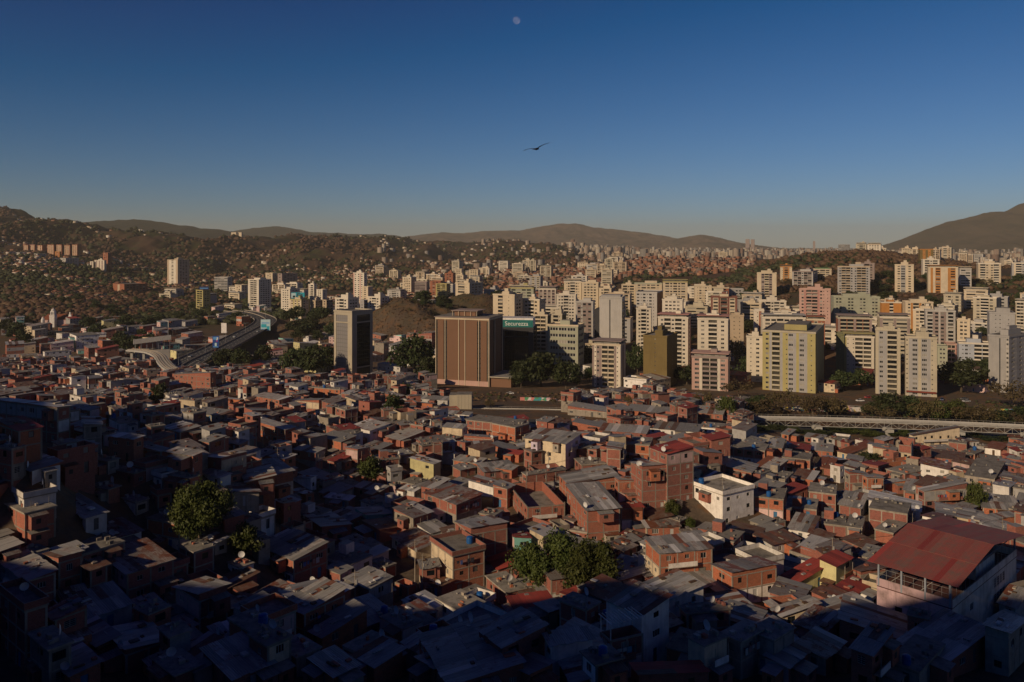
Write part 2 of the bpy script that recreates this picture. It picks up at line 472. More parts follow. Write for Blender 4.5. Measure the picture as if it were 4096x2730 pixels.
HX = PP * cA - QQ * sA; HY = -PP * sA - QQ * cA
HZ = np.where((HY > -6) & (np.abs(HX) < 0.95 * np.maximum(HY, 0) + 12), np.minimum(HZ, -0.66 * np.maximum(HY, 0) - 5), HZ)
nr, nc = PP.shape; idx = np.arange(nr * nc).reshape(nr, nc)
quads = np.stack([idx[:-1, :-1], idx[1:, :-1], idx[1:, 1:], idx[:-1, 1:]], -1).reshape(-1, 4)
tag(ob('hill', fast('hill', np.stack([HX, HY, HZ], -1).reshape(-1, 3), quads, [GROUND])), 'steep hillside ridge below the viewpoint', 'hill', kind='structure')

# far mountains
def mtmat(name, c, c2):
    m, nt, b = nodes(name)
    pos = N(nt, 'ShaderNodeNewGeometry').outputs['Position']
    o = mixc(nt, ramp(nt, noise(nt, pos, 0.004, 8, 0.7), 0.4, 0.62), c, c2)
    nt.links.new(o, b.inputs['Base Color']); b.inputs['Roughness'].default_value = 1.0; b.inputs['Specular IOR Level'].default_value = 0.0
    return m
def mountain(pts, Y, label, m, front=0.72, seed=0, gully=0.42):
    pu = [p[0] for p in pts]; pv = [p[1] for p in pts]
    uu = np.linspace(pu[0], pu[-1], 300); tt = np.linspace(0, 1.5, 70)
    U, T = np.meshgrid(uu, tt)
    top = (V0 - np.interp(U, pu, pv)) / F * Y
    yy = Y * (front + (1 - front) * T)
    X = (U - U0) / F * Y * (0.9 + 0.1 * yy / Y)
    prof = np.where(T <= 1, T ** 0.8, 1 - (T - 1) * 1.2)
    base = -150.0
    g = fbm(X / (Y * 0.055) + seed, yy / (Y * 0.13) + seed, 5)
    Z = base + (top - base) * prof * (1 + gully * 2 * g * np.clip(1.02 - T, 0, 1) * 1.5)
    Z = Z + Y * 0.0040 * fbm(X / (Y * 0.012), yy / (Y * 0.012) + seed, 3) * np.where(T > 0.9, 0.6, 1.0)
    nr, nc = U.shape; idx = np.arange(nr * nc).reshape(nr, nc)
    q = np.stack([idx[:-1, :-1], idx[:-1, 1:], idx[1:, 1:], idx[1:, :-1]], -1).reshape(-1, 4)
    tag(ob('mountain', fast('mountain', np.stack([X, yy, Z], -1).reshape(-1, 3), q, [m], smooth=True)), label, 'mountain', kind='structure')
MT1 = mtmat('wooded_mountain', (0.020, 0.028, 0.018), (0.036, 0.036, 0.026))
MT2 = mtmat('dry_mountain', (0.16, 0.11, 0.08), (0.05, 0.045, 0.035))
mountain([(-300,935),(150,905),(262,893),(357,887),(452,884),(535,878),(607,884),(666,893),(714,902),(773,908),(803,917),(892,920),(928,926),(1000,945),(1100,975)], 6200, 'dark wooded ridge', MT1, seed=3)
mountain([(700,960),(900,930),(952,923),(1011,914),(1118,905),(1190,917),(1249,929),(1338,932),(1438,937),(1533,936),(1620,950),(1750,975)], 9000, 'low blue ridge', MT1, seed=9)
mountain([(1500,965),(1646,944),(1735,933),(1765,929),(1854,933),(1944,924),(2080,923),(2152,908),(2211,899),(2271,896),(2306,893),(2330,899),(2378,911),(2451,916),(2528,926),(2604,936),(2706,954),(2800,985)], 11000, 'broad hazy mountain', MT2, seed=5)
mountain([(2560,985),(2690,957),(2757,946),(2798,942),(2834,944),(2885,957),(2936,969),(2987,977),(3100,990)], 9500, 'low dry hill in the haze', MT2, seed=7)
mountain([(3500,990),(3581,971),(3622,956),(3699,921),(3787,889),(3887,868),(3963,847),(4016,847),(4051,830),(4074,818),(4120,808),(4300,800),(4700,796),(5200,800)], 6800, 'steep scrub mountain', mtmat('scrub_mountain', (0.080, 0.062, 0.042), (0.045, 0.040, 0.026)), front=0.7, seed=1)

# ------------------------------------------------------------------ facades, windows, doors
def facade(mb, O, D, Nn, W, z0, z1, holes, m, depth=0.16, rev=None):
    """A wall with real openings: quads round the holes and reveals going in. holes: (x0, x1, za, zb[, depth])."""
    def P(x, z, d=0.0): return (O[0] + D[0]*x - Nn[0]*d, O[1] + D[1]*x - Nn[1]*d, z)
    xs = sorted({0.0, W} | {h[0] for h in holes} | {h[1] for h in holes})
    for xa, xb in zip(xs, xs[1:]):
        if xb - xa < 1e-4: continue
        xm = (xa + xb) / 2
        hs = sorted((h[2], h[3]) for h in holes if h[0] < xm < h[1])
        z = z0
        for a, b in hs + [(z1, z1)]:
            if a > z + 1e-4: mb.face([P(xa, z), P(xb, z), P(xb, a), P(xa, a)], m)
            z = max(z, b)
    for h in holes:
        x0, x1, a, b = h[:4]; d = h[4] if len(h) > 4 else depth; r = rev or m
        mb.face([P(x0, a), P(x0, a, d), P(x0, b, d), P(x0, b)], r)
        mb.face([P(x1, a, d), P(x1, a), P(x1, b), P(x1, b, d)], r)
        mb.face([P(x0, a), P(x1, a), P(x1, a, d), P(x0, a, d)], r)
        mb.face([P(x0, b, d), P(x1, b, d), P(x1, b), P(x0, b)], r)

def unit_window(name, frame, glassm, cols=2, rows=1, t=0.05, bars=0):
    mb = MB()
    mb.face([(0, 0.03, 0), (1, 0.03, 0), (1, 0.03, 1), (0, 0.03, 1)], glassm)
    for i in range(cols + 1):
        x = i / cols; a = max(0, x - t/2); b = min(1, a + t); a = b - t
        mb.box(a, b, -0.02, 0.05, 0, 1, frame, bottom=False)
    for i in range(rows + 1):
        z = i / rows; a = max(0, z - t/2); b = min(1, a + t); a = b - t
        mb.box(0, 1, -0.025, 0.045, a, b, frame, bottom=False)
    for i in range(bars):
        x = (i + 0.5) / bars
        mb.box(x - 0.01, x + 0.01, -0.05, -0.035, 0, 1, DARK, bottom=False)
    return mb.mesh(name)
WIN = [unit_window('window', FRAME, GLASS), unit_window('window', DARK, GLASS, 2, 2), unit_window('window', FRAME, GLASS, 3, 1), unit_window('window', DARK, GLASS, 1, 1, 0.07, 6), unit_window('window', STEEL, GLASS, 2, 4, 0.04)]
BALC = unit_window('balcony_door', DARK, glass('balcony_glass', dark=(0.012, 0.014, 0.016), light=(0.12, 0.11, 0.09), lo=0.4, hi=1.0), 3, 1, 0.03)
def unit_door(m):
    mb = MB(); mb.box(0, 1, 0, 0.05, 0, 1, m); mb.box(0.84, 0.9, -0.04, 0, 0.45, 0.5, STEEL)
    for a, b in ((0.08, 0.46), (0.54, 0.92)): mb.box(0.15, 0.8, -0.015, 0, a, b, m)
    return mb.mesh('door')
DOORS = [unit_door(WOOD), unit_door(flat('door_blue', (0.05, 0.16, 0.30))), unit_door(flat('door_white', (0.5, 0.5, 0.48))), unit_door(flat('door_grey', (0.10, 0.10, 0.10)))]
def place_in(root, mesh, name, O, D, Nn, x, z, w, h, d):
    """A window or door set back by d in its opening."""
    loc = (O[0] + D[0]*x - Nn[0]*d, O[1] + D[1]*x - Nn[1]*d, z)
    return ob(name, mesh, root, loc, math.atan2(D[1], D[0]), (w, 1.0, h))

def corner(u, v, l, r, a, H, Y=None, cap=False):
    """The near top corner of a building at picture (u, v): gives its foot, wall lengths and distance. l, r: run of the two visible walls in picture px, or metres if negative."""
    if Y is None: Y = ground_Y(u, v, H)
    X = (u - U0) / F * Y
    ca, sa_ = math.cos(R(a)), math.sin(R(a))
    def lim(x, lo, hi): return lo if x < lo else hi if x > hi else x
    if r < 0: LR = -r
    else:
        s = (u + r - U0) / F; den = ca - s * sa_
        LR = (s * Y - X) / den if den > 0.05 else 9.0
    if l < 0: LL = -l
    else:
        s = (u - l - U0) / F; den = sa_ + s * ca
        LL = (X - s * Y) / den if den > 0.05 else 9.0
    if 0 < r < 75 and cap: LR = min(LR, 9.5)
    if 0 < l < 75 and cap: LL = min(LL, 9.5)
    return X, Y, lim(LL, 2.5, 26 if cap else 60), lim(LR, 2.5, 26 if cap else 60)

WALLS = {'b': BRICK, 'B': BRICK, 'c': CONC, 'w': WHITE, 'k': CREAM, 'p': PINK, 't': TEAL, 'g': GREYW, 'y': YELL, 'x': BRICK, 'v': BRICK, 'q': BRICK, 'l': LAV}
WNAME = {'b': 'brick and concrete-frame', 'B': 'bare red brick', 'c': 'unpainted concrete', 'w': 'white painted', 'k': 'cream rendered', 'p': 'faded pink', 't': 'pink and teal', 'g': 'grey rendered', 'y': 'pale yellow', 'x': 'brick over bare concrete', 'v': 'brick over white painted', 'q': 'cream and brick', 'l': 'lilac and cream'}
ROOFS = {'z': ZINC, 'r': RUST, 'm': MIXED, 'R': REDR, 'W': PALE}
RNAME = {'z': 'grey zinc roof', 'r': 'brown rusted sheet roof', 'm': 'patchy rusted sheet roof', 'R': 'red sheet roof', 'W': 'pale bleached sheet roof', 'C': 'walled flat roof terrace', 'd': 'dark flat slab roof', 'n': 'open unroofed top floor'}
SN = {1: 'one storey', 2: 'two storey', 3: 'three storey', 4: 'four storey', 5: 'five storey'}
HOUSES = []     # footprint circles and facts of what stands: dict(x, y, r, ...)
FEET = []
def foot_free(x, y, r):
    return all((x-a)**2 + (y-b)**2 > (r+c)**2 for a, b, c in FEET)
def claim(X, Y, a, LR, LL):
    """Marks a footprint as taken with circles along its longer side."""
    ca, s_ = math.cos(R(a)), math.sin(R(a)); n = max(1, int(round(max(LR, LL) / max(2.0, min(LR, LL)))))
    for i in range(n):
        t = (i + 0.5) / n
        fx, fy = (t * LR, 0.5 * LL) if LR >= LL else (0.5 * LR, t * LL)
        FEET.append((X + ca*fx - s_*fy, Y + s_*fx + ca*fy, min(LR, LL) * 0.5))

LANDM = [((2330, 2240), 'beside the big mango tree'), ((2470, 2300), 'behind the second mango tree'), ((3750, 2300), 'beside the red-roofed sports court'), ((800, 2080), 'next to the leafy tree in the ravine'), ((980, 2160), 'beside the bright green young tree'),
 ((1480, 1880), 'by the round tree among tin roofs'), ((640, 1590), 'near the dark bushy tree'), ((1840, 1620), 'below the concrete pylon'), ((2800, 2080), 'above the grassy bank'), ((2170, 1980), 'near the parked white car'), ((1600, 1650), 'near the spreading dark tree'),
 ((3500, 1740), 'below the elevated guideway'), ((2800, 1650), 'below the painted graffiti wall'), ((3880, 2010), 'by the slim roadside tree'), ((1430, 1520), 'at the foot of the grey glass tower'), ((600, 1480), 'near the curving elevated rail')]
def near_what(u, v, lim=330):
    best = min(LANDM, key=lambda t: math.hypot(t[0][0]-u, (t[0][1]-v)*1.2))
    return best[1] if math.hypot(best[0][0]-u, (best[0][1]-v)*1.2) < lim else None

def house(u, v, l, r, a, st, wall, roof, rng, Y=None, name='brick_house', near=True, slope_to=None, label=None, group='houses of the hillside barrio', mbs=None):
    """A barrio house: walls with openings, concrete frame, roof of sheets or slab, windows, door. mbs: collectors when it is one of a far mass."""
    H = st * 2.65
    X, Y, LL, LR = corner(u, v, l, r, a, H, Y, True)
    z = (V0 - v) / F * Y - H
    base = -9.0
    claim(X, Y, a, LR, LL)
    wm = WALLS[wall]; floors = max(1, int(round(st))); fh = H / floors
    mass = mbs is not None
    if mass: root = None
    else: root = thing(name, None, 'house', (X, Y, z), R(a), group)
    mb = MB(); fr = MB(); rf = MB()
    sides = {'R': ((0, 0), (1, 0), (0, -1), LR), 'L': ((0, LL), (0, -1), (-1, 0), LL), 'E': ((LR, 0), (0, 1), (1, 0), LL), 'B': ((LR, LL), (-1, 0), (0, 1), LR)}
    win = []; wt = rng.randrange(4)
    doors = []
    top = H
    para = 0.0
    if roof == 'C': para = 0.9
    if roof == 'n': para = 0.0
    for k, (O, D, Nn, W) in sides.items():
        vis = k in 'RL'
        nb = max(1, int(W / 3.3))
        for f in range(floors):
            z0 = base if f == 0 else f * fh; z1 = (f + 1) * fh
            holes = []
            if vis or rng.random() < 0.3:
                for i in range(nb):
                    c = (i + 0.5) * W / nb + rng.uniform(-0.3, 0.3)
                    pr = rng.random()
                    if f == 0 and i == nb // 2 and vis and pr < 0.7 and W > 3:
                        holes.append((c - 0.45, c + 0.45, 0.05, 2.1)); doors.append((O, D, Nn, c - 0.45, 0.05, 0.9, 2.05))
                    elif pr < (0.72 if k == 'R' else 0.6):
                        w = rng.choice((0.9, 1.0, 1.2, 1.6)); h = rng.choice((0.8, 1.0, 1.1)); zb = f * fh + rng.choice((0.9, 1.0, 1.15))
                        w = min(w, W / nb - 0.7)
                        if w < 0.4: continue
                        h = min(h, fh - 1.4) if fh > 1.9 else 0.5
                        holes.append((c - w/2, c + w/2, zb, zb + h)); win.append((O, D, Nn, c - w/2, zb, w, h))
            mm = wm
            if wall in 'bBx' and rng.random() < 0.13: mm = rng.choice((CREAM, GREYW, CONC, WHITE, PINK))
            if wall == 'x' and f < floors / 2: mm = CONC
            if wall == 'v' and f < floors / 2: mm = WHITE
            if wall == 'q' and k == 'L': mm = CREAM
            if wall == 't' and k == 'L': mm = PINK
            if wall == 'l' and k == 'L': mm = CREAM
            facade(mb, O, D, Nn, W, z0, z1, holes, mm, 0.14)
        # gaps in walls show a dark room behind: a back sheet set in
    # interior core so that openings are not see-through
    mb.face([(0.4, 0.4, -2), (LR - 0.4, 0.4, -2), (LR - 0.4, 0.4, H - 0.1), (0.4, 0.4, H - 0.1)], DCONC)
    mb.face([(0.4, LL - 0.4, -2), (0.4, 0.4, -2), (0.4, 0.4, H - 0.1), (0.4, LL - 0.4, H - 0.1)], DCONC)
    if wall in 'bxvqc':
        n1, n2 = max(1, round(LR / 3.4)), max(1, round(LL / 3.4)); cw = 0.26; e = 0.035
        for i in range(n1 + 1):
            x = i * (LR - cw) / n1
            fr.box(x - (e if i == 0 else 0), x + cw + (e if i == n1 else 0), -e, 0.1, base, H + (0.55 if roof in 'nd' and rng.random() < 0.3 else 0), CONC, bottom=False)
        for i in range(1, n2 + 1):
            y = i * (LL - cw) / n2
            fr.box(-e, 0.1, y, y + cw, base, H, CONC, bottom=False)
        for f in range(1, floors + 1):
            zz = f * fh - 0.13
            fr.box(-e * 1.3, LR + e, -e * 1.3, 0.09, zz - 0.12, zz + 0.1, CONC); fr.box(-e * 1.3, 0.09, 0.09, LL, zz - 0.12, zz + 0.1, CONC)
    # lean-tos, added rooms and balconies that break up the block
    an = MB(); extras = []; lean = balc = False
    for q in range(rng.choice((0, 1, 1, 2)) if not mass else rng.choice((0, 1))):
        an = MB(); extras.append(('annex', an)); lean = True
        ww, dd, hh = rng.uniform(1.8, 3.6), rng.uniform(1.2, 2.6), rng.uniform(2.0, 2.5); zb = rng.choice((0.0, 0.0, fh * (floors - 1))) if floors > 1 else 0.0
        am = rng.choice((BRICK, BRICK, BRICK, CONC, wm)); rm_ = rng.choice((ZINC, ZINC, RUST, MIXED, DCONC))
        if rng.random() < 0.5 and LR > ww + 1:
            x0 = rng.uniform(0.2, LR - ww - 0.2); an.box(x0, x0 + ww, -dd, -0.045, zb if zb else base, zb + hh, am, bottom=True)
            an.face([(x0 - 0.2, -dd - 0.25, zb + hh + 0.05), (x0 + ww + 0.2, -dd - 0.25, zb + hh + 0.05), (x0 + ww + 0.2, -0.05, zb + hh + 0.3), (x0 - 0.2, -0.05, zb + hh + 0.3)], rm_)
            an.box(x0 + ww * 0.3, x0 + ww * 0.6, -dd - 0.02, -dd, zb + 0.9, zb + 1.7, DARK)
        elif LL > ww + 1:
            y0 = rng.uniform(0.2, LL - ww - 0.2); an.box(-dd, -0.045, y0, y0 + ww, zb if zb else base, zb + hh, am, bottom=True)
            an.face([(-dd - 0.25, y0 + ww + 0.2, zb + hh + 0.05), (-dd - 0.25, y0 - 0.2, zb + hh + 0.05), (-0.05, y0 - 0.2, zb + hh + 0.3), (-0.05, y0 + ww + 0.2, zb + hh + 0.3)], rm_)
            an.box(-dd - 0.02, -dd, y0 + ww * 0.3, y0 + ww * 0.6, zb + 0.9, zb + 1.7, DARK)
    if floors > 1 and rng.random() < 0.35 and LR > 4:      # a long balcony on the right wall
        an = MB(); extras.append(('balcony', an)); balc = True
        zb = fh * rng.randrange(1, floors); x0, x1 = LR * rng.uniform(0.05, 0.3), LR * rng.uniform(0.6, 0.97)
        an.box(x0, x1, -1.0, -0.05, zb - 0.14, zb, CONC); an.box(x0, x1, -1.0, -0.9, zb, zb + 0.85, rng.choice((BRICK, CONC, WHITE, wm)), bottom=False)
        for xx in (x0 + 0.06, x1 - 0.06): an.bar((xx, -0.95, zb + 0.85), (xx, -0.95, zb + fh - 0.2), 0.07, CONC)
    an = MB(); extras.append(('roof_weights', an))
    # roof
    sheets = []
    if roof in ROOFS:
        rm = ROOFS[roof]; dirn = slope_to or rng.choice('RLRLRLEB')
        sl_ = rng.uniform(0.07, 0.15); oh = rng.uniform(0.25, 0.5)
        along_y = dirn in 'RB'           # the slope runs along local y
        run = LL if along_y else LR; wid = LR if along_y else LL
        rise = run * sl_
        def zt(t): return H + 0.06 + rise * (t if dirn in 'RL' else 1 - t)
        # gable infill
        A, B_, C, D_ = (0, 0), (LR, 0), (LR, LL), (0, LL)
        def hz(p): return zt((p[1] if along_y else p[0]) / run) - 0.05
        for p, q in ((A, B_), (B_, C), (C, D_), (D_, A)):
            mb.face([(p[0], p[1], H), (q[0], q[1], H), (q[0], q[1], hz(q)), (p[0], p[1], hz(p))], wm if wall not in 'x' else BRICK)
        n = max(2, int(round((wid + 2*oh) / (1.15 if near else 2.2)))); sw = (wid + 2*oh) / n
        parts = 2 if run > 6.5 and near else 1
        for i in range(n):
            for j in range(parts):
                t0 = -oh / run if j == 0 else 0.47 + rng.uniform(-0.03, 0.03)
                t1 = 1 + oh / run if j == parts - 1 else 0.53
                x0 = -oh + i * sw - 0.04; x1 = x0 + sw + 0.08
                dz = rng.uniform(0, 0.025) + (0.03 if (j == 1) == (dirn in 'RL') and parts == 2 else 0) + (0.012 if i % 2 else 0)
                e0, e1 = rng.uniform(-0.12, 0.1) / run, rng.uniform(-0.12, 0.1) / run
                tl = rng.uniform(-0.02, 0.02)
                ta, tb = t0 + (e0 if j == 0 else 0), t1 + (e1 if j == parts - 1 else 0)
                def pt(t, x, q): 
                    zz = zt(t) + dz + q + tl * (x - x0)
                    return (x, t * run, zz) if along_y else (t * run, x, zz)
                mat = rm
                pr = rng.random()
                if pr < 0.07: mat = RUST
                elif pr < 0.11: mat = PALE if roof != 'R' else REDR
                elif pr < 0.16 and roof in 'rm': mat = ZINC
                g = MB() if near and not mass else rf
                p = [pt(ta, x0, 0), pt(ta, x1, 0), pt(tb, x1, 0), pt(tb, x0, 0)]
                if not along_y: p = p[::-1]
                lo = [(a_, b_, c_ - 0.03) for a_, b_, c_ in p]
                sw_ = not along_y
                g.face(p, mat, sw_); g.face(lo[::-1], mat, sw_)
                for k in range(4): g.face([lo[k], lo[(k+1) % 4], p[(k+1) % 4], p[k]], mat, sw_)
                if g is not rf: sheets.append(g)
        for q in range(rng.randrange(0, 6)):     # stones, boards and spare sheets laid on the roof
            t = rng.uniform(0.1, 0.9); x = rng.uniform(0.2, wid - 0.8); w_, d_ = rng.uniform(0.25, 0.9), rng.uniform(0.2, 1.6)
            zz = max(zt(t), zt(min(1, t + d_ / run))) + 0.075
            X0, X1, Y0, Y1 = (x, x + w_, t * run, t * run + d_) if along_y else (t * run, t * run + d_, x, x + w_)
            an.box(X0, X1, Y0, Y1, zz - 0.06, zz + rng.uniform(0.04, 0.22), rng.choice((BRICK, CONC, RUST, WOOD, ZINC, PALE, DCONC)))
    else:
        sm = DCONC if roof != 'n' else DCONC
        if roof == 'n':
            rf.box(0.02, LR - 0.02, 0.02, LL - 0.02, H - fh - 0.1, H - fh + 0.1, sm)
            for p, q in (((0.16, LL), (0.16, 0)), ((LR, 0.16), (0, 0.16)), ((LR - 0.16, 0), (LR - 0.16, LL)), ((0, LL - 0.16), (LR, LL - 0.16))):
                rf.face([(p[0], p[1], H - fh), (q[0], q[1], H - fh), (q[0], q[1], H), (p[0], p[1], H)], BRICK)
                rf.face([(p[0], p[1], H), (q[0], q[1], H), (q[0] + (0 if p[0] != q[0] else (0.16 if q[0] > LR/2 else -0.16)), q[1] + (0 if p[1] != q[1] else (0.16 if q[1] > LL/2 else -0.16)), H), (p[0] + (0 if p[0] != q[0] else (0.16 if p[0] > LR/2 else -0.16)), p[1] + (0 if p[1] != q[1] else (0.16 if p[1] > LL/2 else -0.16)), H)], CONC)
        else:
            oh = rng.uniform(0.08, 0.3)
            rf.box(-oh, LR + oh, -oh, LL + oh, H + 0.005, H + 0.2, CONC, top=sm)
            if roof == 'C':
                t = 0.15; pm = wm if wall in 'bBxq' else (WHITE if wall in 'wv' else wm)
                rf.box(-oh, LR + oh, -oh, -oh + t, H + 0.2, H + 0.2 + para, pm, top=CONC, bottom=False); rf.box(-oh, LR + oh, LL + oh - t, LL + oh, H + 0.2, H + 0.2 + para, pm, top=CONC, bottom=False)
                rf.box(-oh, -oh + t, -oh + t, LL + oh - t, H + 0.2, H + 0.2 + para, pm, top=CONC, bottom=False); rf.box(LR + oh - t, LR + oh, -oh + t, LL + oh - t, H + 0.2, H + 0.2 + para, pm, top=CONC, bottom=False)
            else:
                for i in range(rng.randrange(3, 9)):     # stubs, blocks and rubble left on the slab
                    x, y = rng.uniform(0.2, LR - 0.8), rng.uniform(0.2, LL - 0.8); s1, s2, s3 = rng.uniform(0.2, 0.9), rng.uniform(0.2, 0.9), rng.uniform(0.15, 0.6)
                    rf.box(x, x + s1, y, y + s2, H + 0.2, H + 0.2 + s3, rng.choice((BRICK, CONC, DCONC, ZINC)), bottom=False)
                if rng.random() < 0.4 and LR > 5 and LL > 4:   # stair head room
                    x, y = rng.uniform(0.3, LR - 3), rng.uniform(LL * 0.4, LL - 2.6)
                    rf.box(x, x + 2.4, y, y + 2.2, H + 0.2, H + 2.3, wm, top=ZINC, bottom=False)
    if mass:
        for src, dst in [(mb, mbs), (fr, mbs), (rf, mbs)] + [(e_[1], mbs) for e_ in extras]:
            ca, s_ = math.cos(R(a)), math.sin(R(a)); k = len(dst.v)
            dst.v.extend((X + ca*x - s_*y, Y + s_*x + ca*y, z + zz) for x, y, zz in src.v)
            dst.f.extend(tuple(i + k for i in t) for t in src.f); dst.uv.extend(src.uv)
            dst.m.extend(dst.mi(src.mats[i]) for i in src.m)
        for O, D, Nn, x, zb, w, h in win:
            ca, s_ = math.cos(R(a)), math.sin(R(a))
            def W_(x, zz, d=0.13):
                px, py = O[0] + D[0]*x - Nn[0]*d, O[1] + D[1]*x - Nn[1]*d
                return (X + ca*px - s_*py, Y + s_*px + ca*py, z + zz)
            mbs.face([W_(x, zb), W_(x + w, zb), W_(x + w, zb + h), W_(x, zb + h)], GLASSI)
        return None
    mb.build('wall', root)
    if fr.f: fr.build('concrete_frame', root)
    for nm, g in extras:
        if g.f:
            o_ = g.build(nm, root)
            if nm == 'roof_weights': o_['kind'] = 'stuff'
    if sheets:
        ro = ob('roof', rf.mesh('roof') if rf.f else None, root)
        for g in sheets: g.build('roof_sheet', ro)
    elif rf.f: rf.build('roof', root)
    for O, D, Nn, x, zb, w, h in win:
        place_in(root, WIN[wt if rng.random() < 0.7 else rng.randrange(5)], 'window', O, D, Nn, x, zb, w, h, 0.08)
    for O, D, Nn, x, zb, w, h in doors:
        place_in(root, rng.choice(DOORS), 'door', O, D, Nn, x, zb, w, h, 0.08)
    root['label'] = label or ''
    HOUSES.append(dict(o=root, u=u, v=v, Y=Y, st=floors, wall=wall, roof=roof, LL=LL, LR=LR, H=H, a=a, z=z, X=X, feat='brick lean-to' if lean and not balc else 'jutting balcony' if balc else None, label=label))
    return root

# ------------------------------------------------------------------ tall buildings
PANES = {}; TOWERS = []
CWT = {'p': 1.0, 'q': 1.0, 's': 1.1, 'S': 1.1, 'w': 1.7, 'W': 2.6, 'b': 3.2, 'd': 0.8, 'f': 0.3, 'P': 3.0, 'Q': 3.0, 'K': 6.0, 'h': 4.0, 'x': 1.7, 'G': 2.2}
def tower_face(root, mb, O, D, Nn, W, H, code, floors, m1, m2, m3, single, panes, fins, fin_m, gl):
    tot = sum(CWT[c] for c in code); x = 0.0; fh = H / floors
    for c in code:
        w = W * CWT[c] / tot; Oc = (O[0] + D[0]*x, O[1] + D[1]*x)
        holes = []; put = []
        m = m2 if c in 'qQxSG' else m1
        for f in range(floors):
            zb = f * fh
            if c in 'sS': hw, hh, z0 = min(0.75, w * 0.6), 0.7, zb + fh * 0.45
            elif c in 'wx': hw, hh, z0 = w * 0.66, min(1.3, fh * 0.5), zb + fh * 0.32
            elif c in 'WG': hw, hh, z0 = w * 0.80, min(1.45, fh * 0.52), zb + fh * 0.30
            elif c == 'h': hw, hh, z0 = w * 0.96, fh * 0.48, zb + fh * 0.30
            elif c == 'b': hw, hh, z0 = w * 0.92, fh - 0.35, zb + 0.12
            else: continue
            x0 = (w - hw) / 2
            if c == 'b': holes.append((x0, x0 + hw, z0, z0 + hh, 1.15)); put.append(('b', x0, z0, hw, hh))
            else: holes.append((x0, x0 + hw, z0, z0 + hh)); put.append(('w', x0, z0, hw, hh))
        if c == 'd': holes.append((w * 0.08, w * 0.92, 0.5, H - 0.8, 0.3)); put.append(('d', w * 0.08, 0.5, w * 0.84, H - 1.3))
        if c == 'K':
            for t0, t1 in ((0.015, 0.125), (0.145, 0.83), (0.85, 0.955)):
                holes.append((w * 0.02, w * 0.98, H * t0, H * t1, 0.3)); put.append(('K', w * 0.02, H * t0, w * 0.96, H * (t1 - t0)))
        facade(mb, Oc, D, Nn, w, -6.0, H, holes, m, 0.18)
        if c == 'f':
            fins.append((Oc, w))
        for kind, px, pz, pw, ph in put:
            d = 0.12 if kind == 'w' else 1.1 if kind == 'b' else 0.26
            if kind in 'dK':
                nf = max(1, int(round(ph / fh))); ncol = 1 if kind == 'd' else max(2, int(pw / 1.6))
                me = unit_window('curtain_glass', DARK if kind == 'd' else gl[1], gl[0], ncol, nf, 0.12 / max(pw, 1) if kind == 'K' else 0.06)
                place_in(root, me, 'curtain_glass', Oc, D, Nn, px, pz, pw, ph, d)
            elif single:
                if kind == 'b':
                    place_in(root, BALC, 'balcony_door', Oc, D, Nn, px, pz, pw, ph, d)
                    key = (root.name, round(pw, 2))
                    if key not in PANES:
                        g = MB(); g.box(-0.05, pw + 0.05, -0.32, -0.2, -0.18, 0.85, m3); g.box(-0.05, pw + 0.05, -0.2, 0.05, -0.18, -0.04, m3)
                        PANES[key] = g.mesh('balcony')
                    place_in(root, PANES[key], 'balcony', Oc, D, Nn, px, pz, 1.0, 1.0, 0.0)
                else:
                    place_in(root, WIN[0 if c in 'sSwx' else 2], 'window', Oc, D, Nn, px, pz, pw, ph, d)
            else:
                def P(xx, zz, dd): return (Oc[0] + D[0]*xx - Nn[0]*dd, Oc[1] + D[1]*xx - Nn[1]*dd, zz)
                panes.face([P(px, pz, d), P(px + pw, pz, d), P(px + pw, pz + ph, d), P(px, pz + ph, d)], GLASSI)
                if kind == 'b':
                    for (xa, xb, za, zc, dd) in ((px - 0.05, px + pw + 0.05, pz - 0.18, pz + 0.85, -0.25),):
                        panes.face([P(xa, za, dd), P(xb, za, dd), P(xb, zc, dd), P(xa, zc, dd)], m3)
                        panes.face([P(xa, zc, dd), P(xb, zc, dd), P(xb, zc, 0.05), P(xa, zc, 0.05)], m3)
                        panes.face([P(xa, za, 0.05), P(xb, za, 0.05), P(xb, za, dd), P(xa, za, dd)], m3)
        x += w

